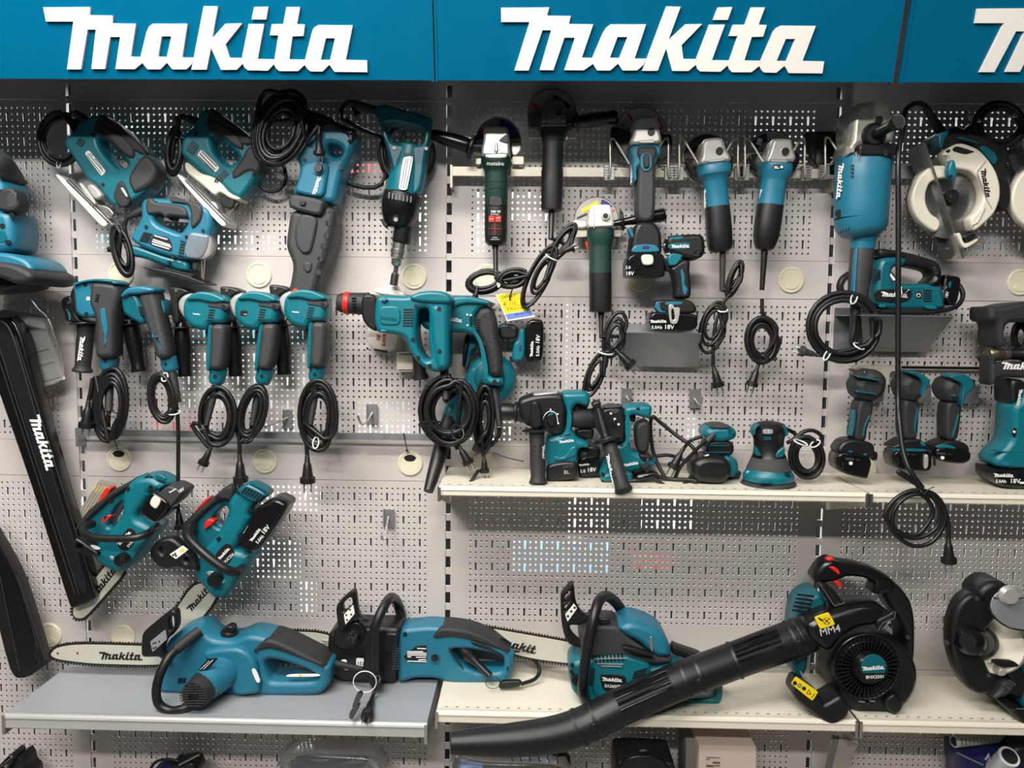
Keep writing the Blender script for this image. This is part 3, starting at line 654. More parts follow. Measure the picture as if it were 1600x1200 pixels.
lt('strain_relief', BLK, (560, 550, d), (565, 860, d+.02), '0:6 .2:4 1:3.6')
coil('cord', CORD, 450, 930, 165, 95, 4, 2.8, d+.02, -12, .18, [(565, 840)], [(590, 900), (760, 880)]); coil('cord_hank', CORD, 745, 900, 150, 85, 4, 2.8, d+.03, -12, .2, [(590, 920)], [(590, 930)])
tie(595, 915, 14, 75, 0, d+.03); plug(380, 980, 105, 120, d+.03); O(690, 130, K)
prong_tabs('pair of flat tabs under the head of the red printed green grinder', "355,765 415,765 415,848 355,848", "735,765 858,765 858,852 735,852")

T('angle_grinder', 'near black corded grinder hanging highest with a side handle to the right', 'grinder', 1150, 1330, .05, GR)
DCAST = mat('shaded_cast', (92, 92, 90), .4, .4)  # cast grey made darker, the sign's shadow put into the colour
k = disc(1150, 325, 36.5, .035, TAN, BLK); sector(1150, 325, 130, 240, -158, -148, .0385, RED, k); pf('disc_print', INK, "1150,150 1185,120 1350,235 1320,270", .039, .0006, .1, sm=0, seg=1, pa=k)
pf('wheel_guard', DCAST, "890,338 1040,338 1050,490 915,490 890,420", .05, .03, 2)
pf('gear_head', DCAST, "1050,260 1085,205 1270,200 1285,330 1305,455 1030,455 1035,370", d, .07, 4); lt('spindle_ring', STEEL, (1222, 313, d+.034), (1222, 313, d+.042), '0:6.6 1:6'); lt('spindle_cap', BLK, (1222, 313, d+.04), (1222, 313, d+.044), '0:5 1:4.8')
bars('head_bars', STEEL, "1110,385,1235,385 1100,412,1245,412 1045,440,1295,440", 3, d+.033)
lt('motor_housing', mat('green_black', (22, 34, 31), .45), (1165, 450, d), (1152, 920, d), '0:20.5 .18:20 .34:16.5 .4:16 1:16', sq=3)
lt('tail', BLK, (1152, 915, d), (1145, 1335, d), '0:16.6 .9:16.4 .97:16 1:13', sq=3)
lt('side_handle', GLOSS, (1300, 420, .06), (1830, 350, .06), '0:4 .1:5 .14:9 .5:11 .85:10 .95:11.5 1:9'); lt('handle_guard', BLK, (1405, 405, .06), (1420, 403, .06), '0:17 1:17')
O(690, 300, K); lt('strain_relief', BLK, (1148, 190, d), (1140, 490, d+.02), '0:6 .1:4.5 .9:4 1:4.4')
coil('cord', CORD, 1265, 520, 70, 205, 5, 2.8, d+.025, 34, .2, [(1140, 480)], [(1200, 640), (1150, 690)]); coil('cord_hank', CORD, 1020, 900, 85, 290, 4, 2.8, d+.03, 26, .25, [(1150, 690)], [(1150, 690)])
tie(1150, 680, 70, 14, 28, d+.03); plug(1230, 640, -25, 160, d+.05)
O(690, 130, K); prong_tabs('pair of flat tabs under the head of the highest black grinder', "905,495 1030,495 1030,575 905,575", "1310,495 1400,495 1400,578 1310,578")

O(880, 300, K); T('angle_grinder', 'green corded grinder with bright white head hanging lowest at centre', 'grinder', 390, 1250, .05, GR)
d = .085; k = disc(345, 285, 33, .04, mat('disc_face', (176, 172, 170), .6), BLK); sector(345, 285, 120, 215, -75, -38, .0435, NAVY, k); sector(345, 285, 130, 215, -30, -24, .0435, ORANGE, k); pf('disc_print', YEL, "185,185 360,85 370,125 195,225", .0437, .0006, .1, sm=0, seg=1, pa=k); pf('disc_print', GREEN, "140,265 250,215 250,240 145,285", .0437, .0006, .1, sm=0, seg=1, pa=k)
pf('wheel_guard', CAST, "85,320 110,295 250,290 255,390 110,390 95,360", .055, .03, 3)
pf('gear_head', WHITE, "268,180 300,150 465,145 490,175 505,260 525,390 245,395 255,290", d, .075, 5); lt('spindle_ring', CAST, (440, 250, d+.035), (440, 250, d+.046), '0:7 .6:6.8 1:5.6'); lt('spindle_cap', BLK, (440, 250, d+.04), (440, 250, d+.047), '0:4.5 1:4'); bars('head_seam', CAST, "315,160,320,380 260,360,515,345", .8, d+.037)
lt('motor_housing', GREEN, (387, 392, d), (385, 850, d), '0:20.3 .18:20.8 .34:17 .4:16.6 1:16.8', sq=3.2); lt('tail', BLK, (386, 845, d), (388, 1255, d), '0:17 .9:17 .97:16.5 1:13', sq=3.2)
lt('side_handle', GLOSS, (520, 330, .075), (1060, 235, .075), '0:4.5 .08:5 .18:6 .28:6 .32:6.5 .6:9 .97:10.5 1:9'); lt('handle_guard', BLK, (600, 300, .075), (625, 296, .075), '0:15 .5:16 1:14'); pf('guard_lever', ORANGE, "225,515 260,510 270,600 250,610", .06, .01, 1.5)
O(880, 460, K); lt('strain_relief', BLK, (395, 190, d), (395, 460, d+.015), '0:5.5 .3:3.5 1:3')
coil('cord', CORD, 535, 430, 85, 190, 4, 3, d+.03, 16, .18, [(395, 440)], [(470, 600), (440, 620)]); coil('cord_hank', CORD, 335, 820, 80, 235, 3, 3, d+.03, 22, .2, [(440, 620)], [(450, 600), (560, 570)])
tie(440, 605, 75, 18, 12, d+.03); plug(540, 570, 46, 250, d+.04)
O(880, 300, K); prong_tabs('pair of grey tabs under the white head of the lowest green grinder', "110,392 250,392 250,470 110,475", "525,388 600,385 600,468 525,470", .055)

O(880, 150, K); T('cordless_grinder', 'teal and charcoal cordless grinder with battery, held by wire hooks', 'grinder', 850, 1900, .05)
d = .095; k = disc(805, 395, 38.5, .04, mat('disc_grey', (190, 188, 184), .6), BLK); sector(805, 395, 150, 250, -125, -118, .0435, RED, k); s_ = sector(805, 395, 150, 250, -52, -12, .0435, RED, k); logo(945, 215, 1010, 330, .0442, PRINT, k); bars('print', INK, "585,290,680,215 590,310,700,225 610,320,690,260 600,300,640,268", .5, .0436, k, .0003)
pf('wheel_guard', GLOSS, "488,330 560,335 700,400 1000,400 1130,408 1130,560 1090,650 950,720 760,725 640,690 530,570 488,450", .058, .03, 2)
pf('gear_head', CAST, "715,300 755,258 830,240 920,245 952,285 980,400 1003,455 1000,535 690,545 680,490 710,440", d, .075, 5); lt('spindle_cap', BLK, (915, 378, d+.03), (915, 378, d+.04), '0:6 1:5.6'); pf('head_plate', CAST, "780,465 950,455 955,485 940,495 790,495 780,485", d+.036, .008, 1.5)
pf('collar', BLUE, "675,545 1005,535 1003,620 955,680 950,740 752,745 750,920 712,920 700,700 680,640", d+.002, .074, 4)
pf('motor_housing', GREY, "745,545 955,540 975,640 935,700 945,920 935,1330 748,1330 752,940 770,700 735,640", d+.008, .07, 6)
pf('switch_frame', BLUE, "800,592 922,590 928,740 885,790 838,790 800,740", d+.043, .008, 1.5); pf('switch', BLK, "832,605 900,605 900,750 832,755", d+.047, .01, 1.5); logo(709, 620, 709, 910, d+.012, turn=-80)
O(880, 300, K); pf('foot', BLK, "750,330 930,330 1000,440 1003,720 665,720 690,540 710,430", d+.005, .09, 6); pf('foot_trim', BLUE, "660,385 690,365 740,460 710,500", d+.03, .03, 2); pf('foot_band', BLUE, "705,640 715,590 760,545 950,545 1000,590 1005,630", d+.048, .012, 2); pf('charge_window', NAVY, "825,560 895,560 895,592 825,592", d+.054, .003, .4, seg=1)
pf('battery', GLOSS, "640,715 700,650 1000,650 1030,720 1025,880 1000,895 650,895 640,860", d+.01, .1, 3); pf('battery_latch', CREAM, "805,652 938,650 942,760 825,768", d+.064, .012, 2); txt('18V', 650, 865, 38, d+.0605); txt('5.0', 650, 800, 30, d+.0605)

O(1060, 180, K); T('angle_grinder', 'blue corded grinder, left of the two held by wire hooks beside each other', 'grinder', 420, 1420, .05, GR)
d = .09; k = disc(290, 440, 34.5, .04, mat('disc_charcoal', (58, 56, 54), .6), STEEL); bars('disc_print', TAN, "130,310,300,240 150,330,310,262 120,350,200,310", .5, .0435, k, .0003)
pf('wheel_guard', GLOSS, "40,460 200,470 540,400 560,520 540,640 420,700 230,705 100,620", .058, .03, 2)
pf('gear_head', CAST, "212,340 240,275 395,258 440,300 462,380 500,430 528,515 190,548 188,500 210,450", d, .075, 5); lt('spindle_cap', BLK, (425, 375, d+.03), (425, 375, d+.041), '0:6 1:5.6'); pf('head_plate', CAST, "300,470 480,445 490,480 310,500", d+.036, .008, 1.5)
lt('motor_housing', BLUE, (362, 525, d), (405, 965, d), '0:24 .05:25.5 .22:24.5 .32:18.5 .4:17.2 1:17.5', sq=2.8); logo(264, 780, 288, 970, d+.006, turn=-72)
lt('tail', BLK, (404, 955, d), (437, 1425, d), '0:18 .5:19 .85:18.5 .95:16.5 1:12', sq=2.8)
O(1060, 350, K); lt('strain_relief', GREY, (462, 280, d), (455, 700, d), '0:5 1:4')
coil('cord', CORD, 590, 560, 55, 190, 4, 2.8, d+.02, 20, .2, [(455, 700)], [(480, 800), (460, 860)]); O(1060, 480, K); coil('cord_hank', CORD, 360, 200, 115, 225, 4, 2.9, d+.025, 16, .17, [(460, 20)], [(420, 60), (370, 300), (362, 500), (362, 620)])
tie(465, 35, 50, 14, 0, d+.03); plug(362, 600, 76, 240, d+.025)

O(1060, 180, K); T('angle_grinder', 'blue corded grinder, right of the two held by wire hooks, with blue printed disc', 'grinder', 920, 1400, .05, GR)
k = disc(960, 420, 36.5, .04, mat('disc_silver', (168, 166, 162), .6), BLK); sector(960, 420, 150, 238, -150, -101, .0435, PBLUE, k); pf('disc_print', PRINT, "830,235 880,250 860,320 810,300", .0442, .0005, .1, sm=0, seg=1, pa=k); bars('print', INK, "1010,200,1110,240 1000,240,1080,270 730,380,800,385", .6, .0436, k, .0003)
pf('wheel_guard', GLOSS, "715,410 880,420 1180,400 1245,410 1230,540 1150,640 1000,690 860,660 740,560", .058, .03, 2)
pf('gear_head', CAST, "895,420 930,295 960,272 1120,275 1140,310 1155,400 1178,455 1165,520 850,525 865,480", d, .075, 5); lt('spindle_ring', CAST, (1110, 380, d+.03), (1110, 380, d+.04), '0:7.6 1:7'); lt('spindle_cap', BLK, (1112, 380, d+.034), (1112, 380, d+.043), '0:6 1:5.6'); pf('head_plate', CAST, "960,468 1140,470 1140,498 960,492", d+.036, .008, 1.5)
lt('motor_housing', BLUE, (1010, 515, d), (955, 950, d), '0:24 .05:24.8 .22:24.2 .34:19 .42:18.3 1:18.6', sq=2.8); plate("985,515 1095,518 1095,560 985,555", d+.042, INK, [(995, 535, 1030, 537), (1000, 550, 1050, 552)], PRINT, 1.4); dots('print', PRINT, "1075,540", 2.2, d+.0424, th=.0004)
logo(853, 770, 836, 950, d+.006, turn=-72)
lt('tail', BLK, (956, 940, d), (893, 1405, d), '0:19 .4:19.4 .7:18.5 .9:15 .97:12.5 1:9', sq=2.8)
O(1060, 350, K); lt('strain_relief', BLK, (897, 265, d), (870, 690, d), '0:5.2 .6:4.2 1:3.6')
O(1060, 480, K); coil('cord', CORD, 872, 345, 145, 215, 7, 3, d+.02, 0, .13, [(870, -90), (872, 0), (885, 100)], [(850, 560), (830, 620)]); tie(940, 510, 90, 20, 20, d+.03, BLK); plug(832, 600, 108, 235, d+.025)

O(880, 300, K); T('impact_driver', 'black and teal impact driver standing on the metal tray at centre', 'drill', 1150, 1500, .07)
d = .115; pf('barrel', BLK, "1050,520 1075,465 1180,458 1300,448 1420,450 1452,500 1458,640 1420,690 1340,720 1240,700 1060,640", d, .065, 7); pf('name_plate', TEALD, "1085,568 1115,535 1310,520 1332,560 1300,600 1110,602", d+.032, .004, 1)
logo(1125, 585, 1310, 577, d+.0345); pf('barrel_trim', TEAL, "1110,470 1270,458 1230,500 1110,500", d+.03, .006, 1.5); pf('barrel_trim', TEAL, "1110,640 1220,635 1250,660 1180,770 1090,775 1080,690", d+.02, .02, 2.5)
for y in (487, 650): lt('bolt', STEEL, (1065, y, d+.02), (1110, y, d+.02), '0:2 .3:2 .35:3.2 1:3.2', None, 12)
lt('bit_holder', STEEL, (1010, 560, d), (1055, 560, d), '0:3 .6:3 .7:6 1:6'); vents('vent', (1360, 590), (1410, 590), 0, 22, 4, 2, d+.031, GREY); vents('vent', (1320, 480), (1380, 470), 30, 4, 2, 2.4, d+.031, GREY)
pf('trigger', BLK, "1040,690 1130,700 1120,830 1060,830 1040,760", d, .03, 2); pf('grip', BLK, "1085,800 1240,700 1310,720 1300,820 1310,900 1322,1120 1140,1115 1155,1000 1120,850", d, .05, 5); pf('grip_trim', BLUE, "1218,810 1240,800 1272,890 1258,960 1302,1010 1270,1085 1245,1050 1230,900", d+.023, .006, 1)
O(880, 460, K); pf('foot', BLK, "955,70 1000,52 1290,55 1358,120 1360,205 1010,200 950,140", d, .075, 4); pf('foot_trim', BLUE, "960,80 1005,72 1020,170 1080,180 1080,200 1000,195 955,140", d+.034, .008, 1.5); pf('foot_trim', BLUE, "1055,75 1240,70 1250,110 1060,120", d+.034, .008, 1.5)
pf('battery', GLOSS, "870,235 925,172 1335,205 1370,232 1360,385 890,382", d, .082, 3); logo(905, 298, 1075, 292, d+.0416); txt('5.0Ah', 918, 358, 34, d+.0416); txt('18V', 1050, 360, 46, d+.0416)
pf('belt_hook', CAST, "1090,110 1140,98 1160,140 1215,130 1215,200 1190,310 1110,310", d+.045, .006, 1, ["1125,150 1150,150 1165,260 1130,270"])
T('tool_tray', 'bent metal tray under the impact driver at centre', 'tray', 1030, 745, 0, 'bent metal trays hooked on the wall')
slab('front_sheet', ZINC, "660,393,.145 1440,400,.145 1400,762,.03 622,745,.03", .0015); q = [P(*pt(x, y), .145) for x, y in ((660, 393), (1440, 400))]; bx('top_sheet', ZINC, (q[0].x, -.145, q[0].z-.0015), (q[1].x, -.001, q[0].z)); bx('hook_plate', ZINC, (q[0].x, -.003, q[0].z-.09), (q[1].x, -.001, q[0].z+.02))

O(1250, 140, K); T('wheel_guard', 'black sheet wheel guard with a white mark hanging left of the big grinder', 'guard', 200, 440, .02)
pf('guard_shell', GLOSS, "35,450 390,435 420,880 380,905 250,905 130,770 60,620", .035, .02, 1.5, sm=.08); txt('Z', 308, 775, 72, .0455); dots('rivet', STEEL, "338,822 75,690", 1.6, .045)

T('large_angle_grinder', 'large blue corded grinder at right with a thick coiled black cord and pale head', 'grinder', 600, 2150, .05)
d = .12; HEAD = mat('pale_head', (186, 182, 170), .3, .4)
pf('gear_head', HEAD, "430,560 448,300 500,200 640,168 860,195 880,330 900,620 520,630 480,710 400,735 405,650", d, .11, 9); dots('screw', DSTEEL, "435,545", 3, d+.05); lt('spindle_ring', HEAD, (818, 320, d+.05), (818, 320, d+.062), '0:8.6 1:7.6'); lt('spindle_cap', BLK, (818, 320, d+.055), (818, 320, d+.064), '0:6.4 1:6')
lt('handle_boss', BLK, (745, 480, d+.04), (790, 470, d+.075), '0:18.5 .6:18 1:13'); lt('side_handle', GLOSS, (770, 480, d+.06), (1010, 340, d+.15), '0:8 .2:9 .4:7.5 .8:8.5 .92:11 1:11'); lt('handle_end', BLK, (1008, 341, d+.149), (1013, 338, d+.152), '0:10 1:9.6'); lt('handle_ring', DSTEEL, (1006, 342, d+.148), (1008, 341, d+.1495), '0:12 1:12')
pf('clamp_band', BLK, "510,630 560,615 930,605 938,700 920,735 512,738", d+.01, .115, 3); vents('clamp_rib', (570, 640), (570, 700), 28, 0, 3, 1.4, d+.068, GREY); vents('clamp_rib', (880, 630), (880, 690), 20, 0, 2, 1.4, d+.068, GREY)
lt('motor_housing', BLUE, (662, 700, d), (632, 1345, d), '0:38 .02:38.8 .4:38.4 .7:37.6 .98:37 1:36.6', n=28, sq=2.4); lt('end_cover', BLUE, (633, 1338, d), (640, 1545, d), '0:37 .5:35.5 .7:32 .9:26 1:18', n=28, sq=2.4)
vents('vent', (525, 790), (560, 790), -1, 38, 4, 1.6, d+.051); vents('vent', (890, 795), (912, 795), -2, 38, 4, 1.6, d+.035); vents('vent', (425, 1470), (415, 1505), 30, -12, 4, 1.6, d+.046); dots('brush_cap', BLK, "408,1290", 6, d+.02); dots('screw', INK, "830,1440", 3, d+.04)
logo(404, 775, 392, 1120, d+.018, turn=-62)
lt('handle_neck', BLUE, (668, 1480, d), (648, 1660, d), '0:22 .5:17 1:16.5', sq=2.6); lt('handle', GREY, (652, 1600, d), (595, 2230, d), '0:15.5 .05:16.2 .5:15.6 1:13.4', sq=2.6); pf('handle_edge', BLUE, "548,1640 580,1630 545,2160 515,2180", d+.005, .04, 2)
O(1240, 430, K); lt('strain_relief', RUB, (650, 200, d), (622, 710, d), '0:9 .2:7.6 1:6'); coil('cord', CORD, 530, 545, 345, 330, 4, 3.9, d+.02, 0, .09, [(640, 400), (625, 600), (600, 720)], [(300, 830), (240, 810)], .004, 40)
tie(630, 240, 30, 62, 20, d+.03); tie(350, 830, 24, 65, 30, d+.03); tie(680, 740, 60, 20, 30, d+.03); plug(270, 840, 195, 210, d+.03, m=GREY)
# ================================================================ right bay
def recenter(o):
    c = sum((v.co for v in o.data.vertices), Vector())/len(o.data.vertices)
    for v in o.data.vertices: v.co -= c
    o.location = c; nt = o.active_material.node_tree; t = nt.nodes.new('ShaderNodeTangent'); t.direction_type = 'RADIAL'; t.axis = 'Y'
    b = nt.nodes['Principled BSDF']; b.inputs['Anisotropic'].default_value = .85; nt.links.new(t.outputs[0], b.inputs['Tangent'])
def circ_saw(dx, lab):
    O(1400+dx, 260, 8); T('circular_saw', lab, 'saw', 700, 1150, .05, 'circular saws with cream guards')
    d = .1; k = lt('blade', mat('saw_steel_%d' % dx, (150, 150, 150), .28, .95, var=.2, vs=60), (690, 375, d), (690, 375, d+.002), '0:63 1:63', None, 56); recenter(k)
    lt('blade_hub', BLK, (682, 380, d), (682, 380, d+.018), '0:11.8 .7:11.6 1:10'); dots('hub_bolt', DSTEEL, "682,380", 3, d+.018, n=6); bars('blade_print', INK, "540,530,585,550 650,560,710,545 520,680,640,690", .7, d+.0022, k, .0003)
    pf('lower_guard', PWHITE, "415,0 300,90 205,220 152,400 180,560 260,690 380,790 460,830 510,780 520,700 480,650 400,600 340,480 335,350 380,220 480,165 645,155 620,0", d+.008, .03, 3)
    pf('guard_edge', DSTEEL, "400,10 290,95 195,220 140,400 170,565 255,700 375,800 430,815 300,690 220,560 200,400 250,220", d-.006, .03, 1)
    pf('upper_guard', PWHITE, "520,-160 740,-290 980,-200 1110,-60 1200,80 1250,250 1250,420 1180,600 1080,700 960,805 910,815 865,660 960,580 1030,450 1040,320 980,170 880,80 740,50 640,60 600,-20", d+.014, .04, 3.5)
    bars('guard_seam', CAST, "1010,60,1110,-60 1010,80,1130,420 1130,420,1190,520 910,760,1020,700 1020,700,1110,520", .8, d+.0345); logo(1052, 40, 1140, 385, d+.0345, INK); pf('window', DARK, "700,-215 750,-260 970,-190 985,-180 870,-145 720,-185", d+.0342, .001, .2, seg=1)  # window is a dark plate painted in for the shade of an opening
    pf('base_plate', DSTEEL, "130,-190 330,-290 470,0 380,60 300,110 250,150 160,-120", d-.02, .004, .4); pf('base_plate', DSTEEL, "490,880 560,775 610,790 640,870 750,850 845,1150 600,1165 560,1090", d-.02, .004, .4)
    slab('plate_edge', STEEL, [(330, -300, d+.03), (372, -290, d+.03), (850, 1140, d+.03), (825, 1150, d+.03)], .05); pf('depth_guide', PWHITE, "740,840 790,828 835,985 1005,895 1018,930 845,1040 790,960", d+.035, .012, 1); pf('guide_block', BLK, "800,880 940,830 970,890 850,960", d+.03, .03, 1.5); dots('slot_screw', STEEL, "660,900 710,1040 760,1010 640,1030", 1.6, d-.018)
    pf('guard_lever', TEAL, "650,-70 705,-78 740,80 720,170 655,182 615,60", d+.045, .024, 3); dots('screw', INK, "685,122 655,-192", 2.4, d+.056)
    O(1400+dx, 130, 8); pf('motor_housing', BLK, "400,700 480,640 620,590 750,640 1020,740 1250,850 1290,920 1240,1100 1300,1380 1290,1560 1200,1650 1100,1500 900,900 740,760 520,860 400,800", .075, .1, 5)
    pf('housing_trim', TEALD, "480,650 600,595 630,610 560,720 520,850 480,790", d+.015, .04, 2); pf('housing_trim', TEALD, "700,700 770,680 1010,760 990,780 860,730", d+.016, .03, 1.5); pf('housing_trim', TEALD, "1000,820 1060,785 1180,860 1240,950 1190,1050 1120,960", d+.016, .03, 2)
circ_saw(0, 'circular saw with cream guard and steel blade at upper right, whole in view')
O(1400, 130, 8); lt('strain_relief', RUB, (560, 600, .09), (350, 270, .12), '0:7 .5:6 1:4.4')
tb('cord', CORD, "370,290,.12 290,250,.13 200,270,.14 110,360,.15 80,600,.17 40,800,.19 25,1100,.2 30,1600,.2 28,2400,.2 25,3200,.2 24,3900,.21 40,4200,.235 90,4600,.26 180,4850,.28 330,5060,.285", 4, .15)
coil('cord_bundle', CORD, 1290, 520, 295, 265, 6, 4.2, .1, 0, .1, [(800, 700), (900, 560)], [], .006, 150); tie(980, 450, 20, 80, -70, .11); tie(1530, 380, 20, 90, 62, .11)
O(1200, 600, 4); tb('cord_loop', CORD, [(950, 640), (870, 590), (815, 555), (830, 550), (900, 600), (960, 660), (1040, 690), (1100, 770), (1100, 880), (1020, 990), (900, 1010), (800, 940), (745, 850), (760, 770), (840, 690), (940, 670), (1030, 710), (1075, 800), (1050, 900), (950, 960), (850, 950), (780, 880), (790, 790), (860, 710), (950, 690), (1010, 740), (1030, 800), (1000, 870), (930, 940), (830, 930), (740, 850), (735, 800), (800, 715), (900, 665), (1010, 680), (1090, 760), (1125, 860), (1128, 960)], 3.4, .285, sub=4); tie(985, 680, 45, 14, 40, .288, BLK); tb('tie_tail', BLK, "975,690,.29 1010,655,.292 1040,643,.292", .8, .29); plug(1127, 950, 89, 170, .285)
circ_saw(155, 'second circular saw cut by the right photo edge with only its cream guard showing')

O(1290, 370, K); T('cordless_inflator', 'dark teal cordless inflator with black handle standing on the right metal tray', 'inflator', 800, 790, .08)
d = .1; pf('body', TEALD, "440,480 460,320 500,228 740,222 765,300 605,325 595,470 650,500 980,490 1010,515 1115,530 1135,690 1160,760 560,770 430,700", d, .1, 6)
pf('handle', BLK, "490,125 640,140 850,182 1080,250 1140,310 1155,400 1115,535 1010,520 985,485 1060,420 1040,360 900,325 765,305 740,225 490,232", d+.01, .07, 7); pf('foot_bar', BLK, "380,745 1180,745 1190,800 380,790", d, .1, 3)
pf('name_panel', BLK, "490,572 570,545 880,545 902,600 850,682 530,682", d+.05, .006, 1); logo(575, 622, 845, 632, d+.0535); pf('power_panel', INK, "935,570 1000,570 1000,642 935,642", d+.05, .004, .6); dots('power_button', PRINT, "965,610", 3.2, d+.052); dots('button_centre', INK, "965,610", 2, d+.0535)
vents('vent', (470, 350), (570, 350), 0, 22, 5, 1.8, d+.05); vents('vent', (1020, 560), (1100, 560), 0, 27, 5, 2, d+.05); bars('rear_ribs', GREY, "1110,330,1140,320 1120,355,1150,345 1130,385,1155,372", 2, d+.044); pf('foot_trim', TEAL, "545,705 635,702 620,740 560,742", d+.05, .01, 1.5); pf('foot_trim', TEAL, "1010,715 1135,715 1160,760 1045,755", d+.05, .01, 1.5)
lt('air_chuck', STEEL, (665, 385, d+.04), (720, 460, d+.05), '0:4.5 1:4.5'); tb('clip', STEEL, "790,520,.16 800,600,.165 860,560,.165 870,540,.165", .8, .16)
b = pf('battery', GLOSS, "1155,395 1245,410 1340,432 1290,705 1205,725 1180,660 1110,660 1125,560 1170,520", d, .075, 3); pf('battery_rib', DSTEEL, "1240,430 1260,432 1225,690 1205,690", d+.036, .006, .8, pa=b); pf('battery_label', TEALD, "1285,470 1315,460 1305,530 1275,535", d+.038, .002, .4, seg=1, pa=b); txt('18V', 1268, 640, 30, d+.038, -78, pa=b)
tb('air_hose', CORD, "1330,450,.1 1400,520,.11 1430,610,.12 1390,700,.13 1280,755,.14 1100,785,.15 800,785,.15 560,785,.15", 3.6, .12)
hz = [(240, 395), (180, 440), (150, 510), (165, 580), (190, 620)]; tb('hose_end', BLK, [(x, y, .1) for x, y in hz], 4, .1); sp = spline([(x, y, .1) for x, y in hz], 4, False)
mk('hose_ribs', *join([sweep([P(*pt(x, y), .096), P(*pt(x, y+3), .104)], [5.6*mpp(.1)]*2, 10, False) for x, y, _ in sp]), BLK, None, True)
T('tool_tray', 'bent metal tray under the dark teal inflator at right', 'tray', 700, 1190, 0, 'bent metal trays hooked on the wall')
slab('front_sheet', ZINC, "370,802,.165 1340,826,.165 1050,1200,.03 400,1195,.03", .0015); q = [P(*pt(x, y), .165) for x, y in ((370, 802), (1340, 826))]; bx('top_sheet', ZINC, (q[0].x, -.165, q[1].z-.0015), (q[1].x, -.001, q[1].z)); bx('hook_plate', ZINC, (q[0].x, -.003, q[1].z-.1), (q[1].x, -.001, q[1].z+.02))
# ================================================================ left bay, second row
O(100, 570, K); rail('galvanised steel rail low in the left bay behind the drill cords', 118, 3900, 672, 792, .04, ZINC)
DG = 'corded hand drills'
O(100, 430, K); T('corded_drill', 'leftmost corded drill with charcoal grip and lettered black side handle', 'drill', 480, 990, .06, DG)
d = .1
pf('gear_case', BLK, "130,190 180,105 260,70 300,120 290,440 200,450 150,350", d-.01, .07, 5); pf('housing', BLUE, "165,115 240,62 400,42 560,48 637,85 620,260 420,450 260,445 195,390 185,200", d, .075, 6)
pf('grip', GREY, "350,65 500,75 630,95 645,200 612,330 582,470 578,700 580,860 388,865 392,700 398,560 382,430 320,290 335,150", d+.008, .07, 8)
pf('top_cap', TEAL, "150,112 240,62 400,40 560,48 638,85 620,108 500,80 350,68 240,92", d+.014, .066, 3); pf('cap_bore', BLK, "495,85 515,65 540,85 515,108", d+.046, .004, 1)
pf('grip_trim', BLUE, "372,352 432,338 440,420 467,560 442,655 455,692 412,755 428,640 398,520", d+.042, .006, 1); pf('side_patch', GREY, "265,110 330,85 350,150 280,160", d+.036, .004, 1); vents('vent', (335, 205), (370, 210), -6, 28, 3, 2.4, d+.044); plate("235,225 270,225 270,262 235,262", d+.0378, PRINT); dots('screw', INK, "225,100 237,405", 3.4, d+.036)
lt('end_cap', BLUE, (483, 855, d), (472, 992, d), '0:14.2 .75:14 .85:12.5 1:11'); dots('screw', INK, "432,888 545,890", 3.2, d+.022)
pf('clamp', BLK, "20,255 85,215 140,230 185,420 240,470 370,490 360,510 70,490 62,400 30,340", d-.02, .05, 3); pf('clamp_trim', BLUE, "25,345 45,360 80,420 75,480 60,470 55,400", d+.003, .01, 1); dots('screw', STEEL, "52,285", 2.4, d+.006)
lt('handle_guard', BLK, (230, 492, d-.01), (232, 512, d-.01), '0:24 .5:25 1:22'); lt('side_handle', RUB, (232, 505, d-.01), (192, 1008, d-.01), '0:14 .06:13.2 .2:12.2 .6:12.4 .85:11.6 .9:12 .96:15 1:14.4'); logo(170, 632, 128, 895, d+.012, tall=.1)
O(100, 570, K); lt('strain_relief', RUB, (478, 60, d), (465, 490, d+.03), '0:7 1:6'); coil('cord', CORD, 480, 430, 150, 340, 6, 3.7, d+.02, 4, .14, [(465, 470), (455, 700)], [(330, 120), (280, 280), (258, 370)], .006, 90); tie(520, 520, 75, 26, 25, d+.04, BLK); plug(257, 365, 95, 295, d+.03)

O(100, 430, K); T('corded_drill', 'second corded drill from the left, charcoal grip tilted, thin cord hanging far down', 'drill', 1110, 1000, .06, DG)
pf('gear_case', BLK, "600,130 700,110 720,260 700,430 640,480 610,300", d-.03, .05, 4); pf('housing', TEALD, "655,260 700,180 830,190 880,330 905,500 860,515 760,460 680,400", d, .07, 6)
pf('grip', GREY, "820,195 920,160 1002,160 1040,320 1092,560 1165,855 1010,875 960,660 900,500 850,330", d+.006, .066, 8); pf('top_cap', BLUE, "650,225 690,165 745,128 870,113 1003,140 1003,185 830,205 740,205 680,240", d+.012, .07, 4)
pf('vent_panel', TEAL, "765,320 830,310 860,410 800,430 775,380", d+.033, .006, 2); vents('vent', (775, 330), (830, 328), 6, 25, 4, 2.4, d+.0365); pf('side_vent', TEAL, "1020,240 1070,265 1098,340 1090,415 1060,420", d-.01, .05, 3); vents('vent', (1062, 290), (1085, 290), 3, 25, 5, 2, d+.016)
pf('grip_trim', BLUE, "890,390 915,375 900,430 930,560 1000,660 1020,730 1025,760 1010,800 985,740 945,640 915,660 925,590", d+.036, .006, 1)
lt('end_cap', BLUE, (1086, 850, d), (1118, 1005, d), '0:12.6 .8:12.4 .9:11 1:9'); dots('screw', INK, "1060,925", 2.4, d+.02)
lt('handle_guard', BLK, (705, 510, d-.03), (708, 525, d-.03), '0:20 .5:21 1:18'); lt('side_handle', GLOSS, (690, 470, d-.03), (785, 1005, d-.03), '0:11 .1:12 .5:12.4 .7:11.4 .9:10.8 .96:12.4 1:12')
